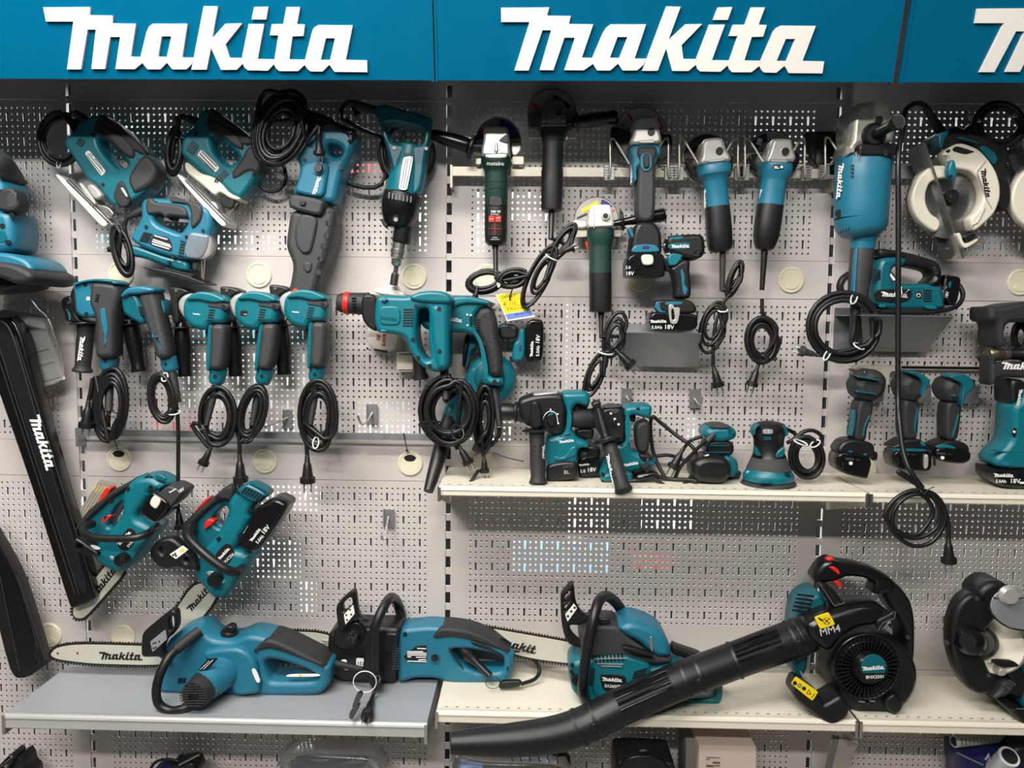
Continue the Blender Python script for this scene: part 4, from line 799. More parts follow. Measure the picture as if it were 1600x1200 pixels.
O(100, 570, K); lt('strain_relief', RUB, (1120, 70, d), (1185, 390, d+.01), '0:8 1:5.6'); coil('cord', CORD, 1020, 350, 118, 228, 6, 3.2, d+.02, -8, .12, [(1150, 480)], [(1170, 400), (1190, 700), (1190, 1050), (1188, 1500)], .005, 60); tie(1050, 130, 30, 46, 20, d+.03); tie(1150, 500, 60, 18, -12, d+.03); plug(1188, 1490, 84, 225, d+.03)

def pistol_drill(lab, dx, dy, lean, mark):
    global d
    O(300+dx/K, 430+dy/K, K); T('corded_drill', lab, 'drill', 1300, 1110, .06, DG); d = .1
    L = lambda t: [(x+lean*max(0, y-470), y) for x, y in pp(t)]
    pf('gear_case', CAST, "935,250 985,190 1085,158 1100,300 1060,440 990,425 935,330", d-.004, .06, 5)
    pf('housing', TEAL, "1000,245 1060,180 1160,148 1280,160 1400,210 1442,260 1432,485 1260,485 1245,540 1200,552 1090,530 1010,450 985,350", d, .075, 8)
    pf('top_cap', TEAL, "1015,235 1060,185 1160,147 1280,160 1400,208 1444,255 1300,275 1150,238 1060,245", d+.014, .064, 3.5)
    pf('rear_patch', GREY, "1215,252 1430,275 1420,335 1370,352 1340,325 1200,312", d+.032, .016, 2); dots('screw', INK, "1362,305", 3.4, d+.0395)
    vents('vent', (1215, 338), (1275, 345), -6, 26, 5, 2.2, d+.037)
    if mark: plate("1010,350 1090,350 1080,410 1005,405", d+.0378, INK); logo(1045, 392, 1082, 394, d+.0384)
    else: logo(1040, 388, 1118, 392, d+.0378)
    pf('grip_edge', TEAL, L("1240,480 1300,480 1290,700 1280,975 1232,965 1236,700"), d, .06, 4); pf('grip', GREY, L("1262,482 1428,482 1430,700 1408,965 1258,955 1272,700"), d+.005, .064, 7)
    pf('trigger', BLK, L("1190,560 1240,545 1250,660 1225,650"), d-.005, .03, 1.5)
    lt('end_cap', TEAL, (1330+lean*480, 945, d), (1300+lean*640, 1112, d), '0:12.8 .75:12.6 .86:11.4 1:9'); dots('screw', INK, [(1290+lean*560, 1032)], 3.2, d+.02)
    pf('clamp', BLK, "828,112 860,98 965,110 1060,150 1000,180 950,210 920,260 955,480 860,480 850,230", d-.035, .05, 3); dots('screw', STEEL, "868,138", 2.6, d-.009)
    lt('handle_guard', BLK, (925, 520, d-.035), (926, 534, d-.035), '0:21 .5:22 1:18'); lt('side_handle', GLOSS, (920, 470, d-.035), (962, 1032, d-.035), '0:9 .1:11 .5:12.2 .7:11.2 .92:10.6 .97:11.4 1:11')
pistol_drill('third corded teal drill from the left, beside two black side handles', -1032, 22, -.03, False)
O(300, 590, K); lt('strain_relief', RUB, (250, 80, d), (150, 500, d+.02), '0:6.6 .6:5 1:4'); coil('cord', CORD, 270, 400, 165, 275, 4, 3.5, d+.01, 0, .14, [(150, 500)], [(60, 480), (0, 500), (150, 700), (195, 735)], .006, 150); tie(105, 520, 40, 24, 20, d+.03, BLK); plug(205, 715, 116, 215, d+.03)
pistol_drill('fourth corded teal drill from the left with a small black name plate', -505, 18, -.1, True)
O(300, 590, K); lt('strain_relief', RUB, (705, 70, d), (625, 500, d+.02), '0:6.6 .6:5.4 1:4'); coil('cord', CORD, 625, 360, 120, 280, 6, 3.4, d+.015, 16, .15, [(620, 480)], [(500, 560), (495, 700), (497, 820)], .006, 60); tie(570, 650, 80, 22, -25, d+.03, BLK); plug(497, 800, 88, 290, d+.03)
pistol_drill('fifth corded teal drill from the left, nearest the rotary hammer', 0, 0, -.02, False)
O(300, 590, K); lt('strain_relief', RUB, (1295, 60, d), (1235, 490, d+.02), '0:6.6 .6:5.4 1:4'); coil('cord', CORD, 1310, 400, 160, 295, 6, 3.5, d+.015, 0, .16, [(1235, 500)], [(1180, 480), (1190, 650), (1200, 820)], .006, 60); tie(1290, 680, 30, 60, 10, d+.03); plug(1200, 800, 89, 300, d+.03)

# ---- rotary hammers and blower between the bays
O(510, 430, K); T('rotary_hammer', 'large teal rotary hammer with D handle and red chuck ring, lying level', 'hammer', 1200, 1000, .1, 'corded rotary hammers')
d = .15
pf('gear_case', BLK, "400,200 560,200 570,600 470,545 420,480 400,420", d-.004, .085, 4)
lt('chuck', RUB, (112, 285, d), (440, 300, d), '0:9 .02:12.5 .1:14.6 .2:15.6 .5:16.6 .8:17 1:18'); lt('chuck_ring', RED, (190, 288, d), (246, 292, d), '0:16.8 .1:17.4 .9:17.6 1:17'); vents('chuck_rib', (262, 240), (310, 238), 2, 30, 5, 2, d+.026, GLOSS)
pf('housing', TEAL, "545,250 600,210 820,222 900,215 980,185 1100,168 1230,175 1300,210 1328,270 1302,330 1302,940 1270,982 1150,1002 1050,962 960,890 900,780 850,660 820,630 640,602 560,592 530,480", d, .095, 7, ["985,350 1085,345 1093,480 1085,640 1112,870 1060,870 1005,800 968,680 965,500"])
pf('rear_grip', TEAL, "1095,300 1300,300 1302,860 1296,940 1250,985 1180,970 1150,860 1110,600", d+.006, .1, 8); pf('top_shell', TEAL, "900,222 980,183 1100,166 1230,173 1302,208 1330,270 1305,305 1000,290 900,262", d+.006, .1, 5)
pf('side_panel', TEAL, "560,320 760,320 780,420 765,525 560,520 548,420", d+.047, .008, 2.5); logo(558, 455, 732, 472, d+.051, TEALD, th=.0016)
vents('vent', (803, 357), (905, 357), -1, 28, 7, 2, d+.0475); dots('screw', INK, "935,322 900,668 958,857 1078,942", 3.2, d+.0475); dots('screw', INK, "1175,348 1178,793", 3.6, d+.0555); pf('top_knob', TEAL, "575,245 620,235 650,260 610,285 575,275", d+.047, .016, 2); pf('lower_knob', TEAL, "560,560 640,570 640,592 565,595", d+.045, .014, 2)
lt('side_handle', RUB, (950, 800, d-.07), (985, 1085, d-.07), '0:9 .3:9.4 .75:9.6 .88:12.5 1:12')
lt('strain_relief', RUB, (1225, 960, d), (1245, 1300, d+.03), '0:7 .5:6.6 1:5'); O(640, 590, K)
coil('cord', CORD, 415, 345, 250, 310, 8, 4, d+.01, 0, .13, [(365, 250)], [(480, 680), (520, 720)], .007, -60); tie(215, 480, 120, 22, -4, d+.05, BLK, r=1.4); tie(500, 570, 60, 80, -30, d+.05, BLK, r=1.4); plug(510, 700, 62, 230, d+.02)
O(660, 440, K); T('rotary_hammer', 'smaller teal hammer with curved black studded grip behind the larger one', 'hammer', 740, 1080, .06, 'corded rotary hammers')
d = .09
pf('housing', TEAL, "-60,190 250,160 330,150 480,150 680,195 747,225 735,268 620,275 565,340 548,440 605,540 655,640 695,985 840,985 848,1060 800,1085 640,1072 630,990 650,920 610,700 560,570 450,528 290,532 0,500", d, .07, 7)
pf('grip', RUB, "620,272 735,265 762,350 782,430 792,560 835,760 838,982 702,988 682,800 640,640 552,490 545,400 580,320", d+.006, .07, 8); dots('grip_stud', GREY, "650,355 690,440 680,550 720,500 700,620 740,580 715,700 745,680 730,780 755,760 740,860 765,850 745,930", 1, d+.0415)
lt('chuck', BLK, (-180, 290, d), (-60, 300, d), '0:12 .5:16 1:17'); logo(190, 392, 412, 425, d+.0355); pf('top_cap', TEAL, "300,165 480,148 680,193 748,225 730,250 560,235 420,235 320,290", d+.012, .066, 4); dots('screw', INK, "705,240", 4, d+.045); pf('mode_switch', BLK, "490,360 515,350 520,470 495,455", d+.036, .006, 1); dots('print', PRINT, "468,345 505,352 470,455", 1.6, d+.0355); vents('vent', (560, 390), (605, 395), -2, 25, 5, 2.2, d+.041); dots('screw', INK, "650,640 752,1045", 4, d+.036)
lt('strain_relief', RUB, (740, 1080, d), (805, 1500, d+.03), '0:6.8 .5:6.4 1:4.6'); O(640, 590, K)
coil('cord', CORD, 775, 430, 78, 310, 7, 3.5, d+.02, 2, .2, [(935, 520), (930, 600), (860, 700), (740, 745), (670, 750)], [(760, 700), (770, 820)], .007, 120); plug(775, 800, 88, 190, d+.05); lt('bit', DSTEEL, (715, 970, d+.05), (612, 1125, d+.1), '0:3 .95:3 1:2')
tb('tie_tail', BLK, "860,780,.13 1000,830,.13 1190,875,.125", .8, .13)
O(660, 440, K); T('cordless_blower', 'teal cordless blower with round fan housing, battery and long black nozzle', 'blower', 720, 1260, .03)
d = .05
lt('fan_housing', TEAL, (720, 1010, .012), (720, 1010, .085), '0:36 .1:38 .5:38.5 .8:37 .93:33 1:26', None, 36); lt('fan_cover', TEALD, (700, 1000, .084), (700, 1000, .09), '0:24 .6:23 1:20', None, 30); dots('screw', INK, "935,815", 4, .066)
pf('outlet', TEAL, "480,900 600,850 640,1250 420,1480 290,1420", d, .07, 6); pf('housing_arm', BLK, "790,428 960,440 1005,490 990,590 900,602 800,592", d, .05, 4); pf('arm_trim', TEALD, "800,450 860,460 880,485 840,480 800,490", d+.024, .006, 1); dots('screw', DSTEEL, "950,480", 3.2, d+.025)
pf('battery_mount', TEAL, "930,800 950,640 1000,600 1010,500 1075,475 1075,810 960,835", d, .07, 4); pf('mount_panel', NAVY, "1010,655 1040,650 1035,725 1005,730", d+.034, .004, 1); pf('handle', BLK, "445,540 505,540 470,760 440,900 412,870", d-.01, .04, 3); pf('handle_trim', TEALD, "500,540 560,545 600,600 590,660 520,720 480,880 450,900 470,760", d-.005, .04, 3)
pf('battery', GLOSS, "1062,480 1120,388 1235,390 1265,440 1255,790 1205,832 1070,832", d+.005, .08, 4); logo(1150, 785, 1155, 620, d+.0456); txt('5.0Ah', 1215, 780, 34, d+.0456, -88); txt('18V', 1218, 650, 42, d+.0456, -86)
O(640, 590, K); lt('nozzle_socket', TEAL, (505, 150, d), (425, 420, d), '0:13 .6:12.4 .62:13 1:13'); lt('nozzle', BLK, (425, 415, d), (195, 1185, d+.12), '0:13.4 .3:13.6 .8:10 1:7.6', n=24)

O(740, 440, 40/3); T('price_tag', 'yellow and blue offer tag hanging from a cord above the blower battery', 'tag', 870, 815, .09)
d = .1; k = pf('card', PRINT, "455,270 930,205 1285,735 700,825", d, .0008, .1, sm=0, seg=1); pf('yellow_field', YEL, "480,280 920,220 1180,590 655,668", d+.0008, .0004, .05, sm=0, seg=1, pa=k); pf('blue_field', mat('tag_blue', (96, 130, 205), .5), "660,682 1190,600 1250,700 712,790", d+.0008, .0004, .05, sm=0, seg=1, pa=k)
bars('rule', ORANGE, "545,412,1020,345 615,550,1110,470", .5, d+.001, k, .0003); txt('OFFERT', 580, 362, 62, d+.0011, -7.5, INK, k); txt('\u20ac 110,', 625, 510, 78, d+.0011, -7.5, ORANGE, k); txt('\u20ac 90,16 + IVA', 700, 600, 42, d+.0011, -7.5, INK, k); txt('WR-115', 850, 708, 40, d+.0011, -7.5, INK, k)
tb('string', BLK, "755,385,.105 760,290,.105 800,180,.1 845,90,.095", 1, .1)

O(510, 430, K); T('white_pouch', 'white plastic pouch with red print hanging behind the large rotary hammer', 'bag', 600, 800, .03)
pf('cap', WHITE, "640,98 740,104 760,160 820,190 830,235 520,200 525,135 625,132", .05, .05, 3); pf('pouch', mat('pouch_film', (216, 212, 202), .35), "520,190 830,225 790,500 740,802 500,782 425,700 450,520", .03, .03, 3)
txt('50', 558, 680, 42, .046, -84, RED); txt('BAVA', 612, 740, 38, .046, -86, RED); bars('print', INK, "500,775,640,800 420,755,438,770", 3, .045)
T('tool_hook', 'small cream box shaped holder behind the D handle of the large hammer', 'hook', 830, 1000, .01)
pf('holder_box', CREAM, "745,800 915,800 915,1000 745,1000", .025, .04, .8, sm=.05); bars('holder_slot', DSTEEL, "750,822,910,822 750,985,910,985", 1, .0455); tb('peg', ZINC, "790,800,.03 795,740,.03 800,640,.02", 1, .03)

def wall_hook(lab, ox, oy, s, box, pin):
    O(ox, oy, s); x0, y0, x1, y1 = box; T('wall_hook', lab, 'hook', (x0+x1)/2, y1, .004, 'empty steel wall hooks')
    pf('back_plate', ZINC, [(x0, y0), (x1, y0), (x1, y1), (x0, y1)], .006, .008, .5, sm=.05, seg=1); w_ = (x1-x0)*.12
    for x in (x0, x1-w_): pf('plate_edge', ZINC, [(x, y0), (x+w_, y0), (x+w_, y1), (x, y1)], .0115, .006, .3, sm=.05, seg=1)
    tb('pin', STEEL, pin, 1.7, .03)
wall_hook('empty steel hook with a long straight pin between the two rightmost drill cords', 300, 590, K, (945, 335, 1042, 530), "1000,420,.008 880,470,.06 760,515,.11")
wall_hook('empty steel hook with upturned pin above the galvanised rail, left of the hammer cord', 400, 600, 4, (690, 125, 757, 252), "728,180,.008 700,225,.05 672,252,.08 652,240,.095 636,198,.1")
wall_hook('lone empty steel hook low in the left bay above the grey shelf', 400, 600, 4, (795, 780, 862, 895), "828,830,.008 815,900,.06 806,962,.1 792,972,.115 784,946,.12")
wall_hook('empty steel hook directly above the sds drill with the slanted side handle', 880, 460, K, (605, 980, 715, 1145), "660,1060,.008 690,1110,.06 712,1090,.07")
wall_hook('empty steel hook above the palm sander', 880, 460, K, (1315, 985, 1430, 1185), "1370,1085,.008 1400,1130,.05 1430,1140,.08 1450,1075,.09")

# ---- hedge trimmer at the left edge
O(0, 300, 4); T('hedge_trimmer', 'teal hedge trimmer at the left photo edge, lettered black blade cover slanting down', 'trimmer', 0, 600, .1)
d = .14
pf('upper_housing', BLUE, "-300,-260 0,-200 70,-130 120,-20 135,140 -300,150", d, .11, 10); pf('handle_strip', BLK, "-120,-330 0,-235 62,-150 105,-50 60,-85 0,-175 -120,-260", d+.01, .1, 4); pf('grip_pad', RUB, "28,15 62,-20 130,-12 162,90 132,135 22,125", d+.04, .05, 4); pf('pad_inset', GREY, "40,25 62,5 110,0 105,100 40,105", d+.063, .006, 2)
pf('motor_housing', BLUE, "-300,125 150,130 176,200 184,300 166,395 -300,400", d, .12, 10); dots('screw', INK, "75,145 17,212 50,315 10,-0", 4, d+.06); pf('flange', BLUE, "-300,402 60,390 170,395 285,432 332,492 300,520 -300,480", d+.01, .15, 6)
pf('guard_bumper', RUB, "-300,462 130,447 250,467 340,512 360,548 330,582 255,592 180,558 80,528 -300,532", d+.02, .19, 7); pf('guard_underside', BLK, "-300,525 80,522 250,588 150,622 -300,655", d, .13, 5); dots('cap_ring', TEALD, "8,280", 9, d+.0602, th=.001)
O(0, 600, 4); pf('blade_cover', GLOSS, "-155,-445 132,-445 250,0 395,540 622,1300 600,1345 480,1388 462,1370 250,690 10,0", .1, .045, 3); pf('cover_channel', BLK, "-70,-400 70,-400 190,0 330,520 575,1290 500,1320 290,640 90,0", .118, .016, 2); bars('cover_rib', GREY, "-50,-300,470,1310 -25,-300,495,1310 100,-300,590,1290", .8, .1262)
logo(178, 208, 280, 552, .1265, tall=.12); O(0, 460, 8); pf('cover_fin', BLK, "0,190 140,195 620,285 600,300 300,250 0,310", .14, .004, .4)
O(0, 900, 4); T('blade_cover', 'second black blade cover at the lower left photo edge, lower than the lettered one', 'cover', 200, 612, .06)
pf('cover_shell', BLK, "-120,-450 -20,-280 140,0 302,535 285,560 195,618 105,612 -10,150", .09, .05, 3); pf('cover_channel', GLOSS, "-90,-380 -30,-260 105,0 262,530 150,585 -20,0", .114, .012, 2); bars('cover_rib', GREY, "-60,-300,125,590 115,0,285,520", .8, .1205)
O(0, 460, 8); T('leaflet', 'printed instruction leaflet in clear wrap behind the lettered blade cover', 'leaflet', 350, 1190, .05)
d = .06; pf('sheet', PAPER, "70,300 540,300 825,1065 350,1192", d, .002, .2, sm=.03, seg=1); bars('rule', INK, "325,765,620,680 390,930,685,845 465,1120,760,1035 220,765,285,750 280,945,350,935 360,1150,430,1135", 1.2, d+.001); bars('text_line', GREY, [(300+k*8+(i % 2)*5, 640+k*20+(10 if k > 4 else 0)+(16 if k > 11 else 0), 590+k*8, 560+k*20+(10 if k > 4 else 0)+(16 if k > 11 else 0)) for i, k in enumerate(range(22))]+[(190+k*8, 640+k*26, 240+k*8, 630+k*26) for k in range(18)], .4, d+.001, None, .0002)
pf('clear_wrap', FILM, "90,100 250,45 400,60 480,180 620,290 860,1075 340,1210 60,310", d+.006, .006, 1, seg=2)

O(0, 600, 4); T('string', 'short black string hanging from the rail into the left grommet', 'string', 738, 405, .01, 'black strings by the galvanised rail'); tb('cord', BLK, "720,280,.045 715,340,.04 735,405,.006", .8, .03)
O(400, 600, 4); T('string', 'short black string above the rightmost grommet left of the blower nozzle', 'string', 950, 430, .01, 'black strings by the galvanised rail'); tb('cord', BLK, "922,305,.045 935,370,.04 950,430,.006", .8, .03); dots('knot', BLK, "942,415", 1.6, .012)
# ================================================================ chainsaws
H = 1269/240; W7 = 1269/160
def dz(x, y, z):
    """distance from the wall at which the ray through a tile point meets the level z"""
    x, y = pt(x, y); v = RM @ Vector(((x-800)/F, 1, -(y-600)/F)); return -(EYE+v*(z/v.z)).y
CHAIN = mat('chain_steel', (52, 46, 42), .45, .6)
def guide_bar(t, d, th=.006, lg=None, tilt=None):
    if tilt: (ux, uy), (wx, wy) = pt(*tilt[:2]), pt(*tilt[2:4]); tl = lambda x, y: tilt[4]*((pt(x, y)[0]-ux)*(wx-ux)+(pt(x, y)[1]-uy)*(wy-uy))/((wx-ux)**2+(wy-uy)**2)
    else: tl = lambda x, y: 0
    q = pp(t); b = pf('guide_bar', BAR, q, d, th, .3, sm=.22, tilt=tilt)
    o = chaikin(q, .22); o = o if area([pt(*v) for v in o]) > 0 else o[::-1]
    s = A[2]; out = inset(o, -2.4*s); c = pf('chain', CHAIN, out, d, th*.7, .3, sm=0, seg=1, tilt=tilt)
    g = []; acc = 0; e = inset(o, -3.4*s); f = inset(o, -1.2*s); k = 0
    for i in range(len(e)):
        (x0, y0), (x1, y1) = e[i-1], e[i]; L = math.hypot(x1-x0, y1-y0); p = -acc
        while p+4.6*s < L:
            p += 4.6*s; k += 1; u = p/L; dx, dy = (x1-x0)/L, (y1-y0)/L; x, y = x0+(x1-x0)*u, y0+(y1-y0)*u
            nx, ny = (dy, -dx); hgt = (1.6 if k % 3 else 2.6)*s
            g.append(barg(x-dx*1.4*s, y-dy*1.4*s, x+dx*1.1*s, y+dy*1.1*s+(0), 2.4 if k % 3 else 3.4, d-.002+tl(x, y), .004))
        acc = (L-p) % (4.6*s)
    mk('chain_teeth', *join(g), CHAIN, c, True, None, 0)
    if lg: logo(*lg, d+th/2+(tl((lg[0]+lg[2])/2, (lg[1]+lg[3])/2) if tilt else 0)+(.002 if tilt else 0), INK, b, turn=(-8 if tilt else 0))
    return b
CS = 'cordless chainsaws hung on the left bay'
O(70, 860, K); T('cordless_chainsaw', 'teal cordless chainsaw hung left, its battery latch white, tip behind the black blade cover', 'chainsaw', 370, 700, .06, CS)
d = .11
guide_bar("298,655 305,590 345,545 560,250 700,80 870,190 640,455 430,690 370,708 320,695", d-.02, .006, (528, 505, 782, 178))
O(100, 730, K)
pf('rear_handle', TEALD, "845,70 760,125 600,200 330,440 200,600 240,720 420,810 560,760 700,600 760,250", d-.005, .06, 5, ["585,400 680,310 695,420 610,540 560,600 500,590"])
pf('handle_grip', RUB, "820,72 760,115 560,215 320,415 185,600 215,640 350,490 570,290 740,190 860,95", d+.002, .07, 4); pf('trigger', RED, "405,545 440,490 500,473 532,495 480,545 415,605", d+.01, .03, 2); pf('lock_lever', RED, "455,212 500,193 528,220 420,355 335,440", d+.02, .03, 1.5)
pf('housing', TEAL, "700,230 760,140 830,80 900,60 1000,58 1090,100 1160,155 1060,225 970,215 985,260 840,440 860,500 1000,560 1045,600 960,700 880,820 790,960 700,1045 620,1042 480,970 400,900 385,800 540,660 640,540 700,440", d+.01, .1, 9)
pf('top_vent_panel', TEALD, "930,85 1000,72 1080,110 1050,150 970,130", d+.058, .006, 1.5); vents('vent', (790, 150), (890, 75), 18, 10, 3, 1.6, d+.052); dots('screw', INK, "905,207 825,475 972,600 492,358 665,225", 3.4, d+.06)
b = pf('battery', GLOSS, "975,215 1060,262 1165,335 1150,420 1020,562 845,430", d+.06, .07, 4); pf('battery_latch', CREAM, "940,283 1022,342 962,447 885,378", d+.096, .006, 1.5, pa=b); pf('battery_side', GREY, "1160,148 1292,210 1302,245 1170,400 1080,310 1045,245", d+.05, .08, 3, pa=b); logo(1100, 272, 1180, 225, d+.091, pa=b); txt('18V', 1200, 275, 34, d+.091, -36, pa=b)
pf('name_plate', INK, "690,612 755,680 732,800 650,876 556,835 575,740", d+.06, .003, 1); logo(580, 822, 712, 672, d+.0622); txt('DUC256', 672, 838, 30, d+.0622, -48)
lt('oil_cap', BLK, (613, 955, d+.05), (613, 955, d+.085), '0:10.4 .7:10.2 1:9'); bars('cap_rib', GREY, "585,940,640,972 600,980,630,930", 1.6, d+.086); pf('bar_plate', CAST, "475,920 520,925 530,965 485,960", d+.058, .006, 1)
pf('hand_guard', BLK, "150,700 260,765 400,855 410,905 260,905 130,830", d+.05, .04, 4, ["175,770 240,800 205,840 170,830"]); pf('guard_label', PRINT, "265,815 310,805 395,850 330,865", d+.071, .002, .5, seg=1)
tb('front_handle', BLK, [(305, 590, d+.05), (215, 620, d+.08), (215, 690, d+.1), (330, 735, d+.115), (560, 745, d+.12), (740, 735, d+.12), (870, 690, d+.1), (940, 640, d+.06)], 6.2, d, n=12)
T('hang_tag', 'grey printed card tag behind the red lever of the left hung chainsaw', 'tag', 105, 530, .05)
pf('card', mat('tag_card', (150, 142, 132), .6), "378,125 560,160 680,330 520,600 450,590 620,330 460,215 225,548 105,526", .075, .001, .2, sm=.02, seg=1); bars('print', GREY, [(360+k*32, 160+k*5, 150+k*28, 520+k*6) for k in range(5)], .6, .0756, None, .0002); bars('print_head', YEL, [(345+k*32, 180+k*5, 300+k*30, 255+k*6) for k in range(5)], .7, .0759, None, .0002)

O(230, 740, K); T('cordless_chainsaw', 'teal cordless chainsaw hung right, black battery facing out with white print', 'chainsaw', 480, 1700, .06, CS)
O(0, 900, 4); guide_bar("1230,20 1390,100 1200,340 1060,480 990,470 965,400 1080,240", d-.02, .006, (1195, 228, 1345, 55))
O(230, 740, K)
pf('rear_handle', TEALD, "945,100 850,110 780,180 500,430 385,540 440,700 600,840 700,780 800,690 930,400 980,180", d-.005, .065, 5, ["850,292 908,365 820,545 770,520 705,440"])
pf('handle_grip', RUB, "930,82 850,112 770,190 480,430 395,530 440,570 560,480 640,385 820,240 890,250 930,270 965,140", d+.004, .075, 5); pf('trigger', RED, "612,515 650,453 722,468 722,500 640,560 620,575", d+.02, .03, 2); pf('trigger_guard', GREY, "640,570 720,500 800,560 720,640 680,650", d-.01, .02, 3); pf('lock_lever', RED, "650,228 692,240 530,400 500,400", d-.02, .03, 1.5)
pf('housing', TEAL, "960,180 1080,72 1250,160 1292,222 1160,300 1130,380 1150,420 1000,700 970,740 1150,770 1150,850 1050,990 940,1150 860,1250 740,1230 560,1010 600,850 650,760 700,690 830,560 925,370 905,260", d+.012, .1, 9)
pf('motor_cover', TEALD, "960,150 1080,70 1250,160 1290,220 1150,300 1000,210", d+.05, .05, 5); vents('vent', (1040, 140), (985, 200), 30, 14, 7, 2.2, d+.0755); bars('cover_ribs', TEAL, "1060,85,1220,160 1075,75,1240,160", 2, d+.075); dots('screw', INK, "945,185 1150,265 1075,382 968,645 735,250 745,680", 3.6, d+.063)
b = pf('battery', GLOSS, "1130,368 1280,262 1390,213 1500,270 1512,320 1400,490 1235,725 1175,762 1015,725 985,700 1150,425", d+.045, .085, 5); logo(1090, 714, 1192, 572, d+.088, pa=b); txt('18V', 1215, 640, 50, d+.088, -50, pa=b); txt('5.0Ah', 1150, 735, 34, d+.088, -50, pa=b); bars('battery_edge', DSTEEL, "1265,690,1340,560 1345,545,1440,400 1300,300,1400,240 1180,350,1300,310", 1.6, d+.086, b)
txt('BRUSHLESS', 1010, 630, 15, d+.0625, -58)
pf('name_plate', INK, "745,792 832,718 872,735 918,830 838,962 700,862", d+.062, .003, 1); logo(752, 908, 872, 776, d+.0641); txt('DUC256', 806, 944, 30, d+.0641, -45)
lt('oil_cap', BLK, (716, 1092, d+.05), (716, 1092, d+.09), '0:11 .7:10.8 1:9.4'); pf('cap_ring', CAST, "612,1020 680,1010 770,1040 820,1120 780,1150 640,1060", d+.06, .006, 1)
pf('hand_guard', BLK, "45,790 90,710 180,655 300,648 430,760 550,930 562,992 420,988 330,952 220,988 130,945 65,870", d+.06, .035, 5, ["150,765 190,745 225,790 195,825", "410,865 440,860 470,890 435,905"]); k = pf('guard_label', PRINT, "232,842 372,748 432,792 300,892", d+.0785, .002, .3, sm=.03, seg=1); dots('print', YEL, "350,810 372,795", 2.2, d+.0796, k, .0004); dots('print', INK, "290,835 300,855 270,850", 1.8, d+.0796, k, .0004)
tb('front_handle', BLK, [(480, 540, d+.04), (425, 600, d+.08), (440, 680, d+.105), (580, 820, d+.125), (740, 945, d+.13), (850, 1010, d+.125), (950, 1020, d+.1), (985, 985, d+.06)], 7.4, d, n=12)

ES = 'corded electric chainsaws on the grey shelf'
O(210, 940, H); d0 = dz(700, 722, ZL); d = d0
T('electric_chainsaw', 'teal corded chainsaw lying on grey shelf, motor end pointing forward, bar to the left', 'chainsaw', 700, 722, d0, ES)
d -= .02
O(0, 900, 4); guide_bar("318,488 350,448 430,430 560,424 1060,440 1090,500 1050,556 600,546 460,531 375,519 335,505", d-.03, .007, (622, 522, 905, 522)); dots('bar_rivet', CHAIN, "362,482 485,481", 1.4, d-.0265)
O(210, 940, H)
pf('housing', BLUE, "312,290 420,200 520,155 595,153 650,200 720,250 870,265 990,205 1139,230 1299,293 1499,393 1649,460 1664,483 1649,613 1599,683 1539,710 1199,716 1139,716 880,725 700,700 280,697 250,640 330,470", d, .1, 8, ["1119,435 1169,415 1279,433 1459,493 1549,543 1554,588 1229,593 1169,583 1139,513"])
pf('side_cover', BLUE, "620,340 900,310 990,350 1060,430 1080,600 1090,690 880,715 830,600 780,450 640,420", d+.02, .1, 6)
pf('handle_grip', RUB, "1139,232 1299,290 1499,392 1640,462 1569,470 1459,425 1279,355 1159,325 1039,358 1029,345", d+.006, .1, 5); dots('screw', INK, "1160,352", 3.8, d+.051); pf('trigger', BLK, "1115,425 1270,436 1240,492 1210,470 1120,445", d, .03, 2); pf('handle_inner', BLK, "1290,400 1450,455 1540,520 1556,560 1540,540 1440,490 1280,440", d+.03, .03, 2); pf('warning_label', PRINT, "1245,620 1275,600 1545,598 1525,618", d+.048, .006, .4, seg=1); dots('print', YEL, "1370,608", 1.4, d+.0512)
lt('oil_cap', BLK, (782, 300, d+.01), (788, 235, d+.01), '0:13.4 .1:14 .8:13.6 1:12'); pf('cap_grip', BLK, "725,225 790,180 830,185 850,240 720,260", d+.01, .03, 3)
pf('side_window', PRINT, "962,558 1000,548 1048,662 1012,678", d+.071, .003, 1); vents('vent', (365, 635), (430, 635), -5, 16, 3, 1.6, d+.051)
lt('motor_housing', BLUE, (790, 520, d+.03), (560, 720, d+.12), '0:31 .25:30 .9:25 1:24', None, 26); lt('motor_ring', RUB, (590, 690, d+.105), (498, 778, d+.15), '0:25.4 .1:26 .8:24 1:23', None, 26); lt('motor_vent', BLK, (503, 774, d+.148), (494, 782, d+.153), '0:22 1:21', None, 26)
pf('clamp_block', RUB, "640,700 720,650 730,740 640,810", d+.1, .04, 3); bars('vent_slat', GREY, [(490-w0, 692+k*21, 490-40 if 3 < k < 6 else 490, 692+k*21) for k, w0 in enumerate((45, 90, 108, 115, 115, 112, 105, 92, 60))]+[(490+40 if 3 < k < 6 else 495, 692+k*21, 490+w0, 692+k*21) for k, w0 in enumerate((45, 90, 108, 115, 115, 112, 105, 92, 60))], 1.5, d+.156)
plate("610,470 700,465 600,570 520,570", d+.112, INK, [(620, 490, 545, 560), (650, 480, 570, 560)], PRINT, .9)
tb('front_handle', BLK, [(545, 235, d+.05), (430, 320, d+.07), (330, 410, d+.1), (265, 490, d+.12), (205, 620, d+.135), (180, 750, d+.14), (205, 850, d+.14), (290, 900, d+.14), (390, 890, d+.14), (480, 850, d+.13)], 7.4, d, n=12); tb('handle_sleeve', RUB, [(545, 235, d+.05), (440, 315, d+.07), (340, 400, d+.095)], 8.6, d, n=12)
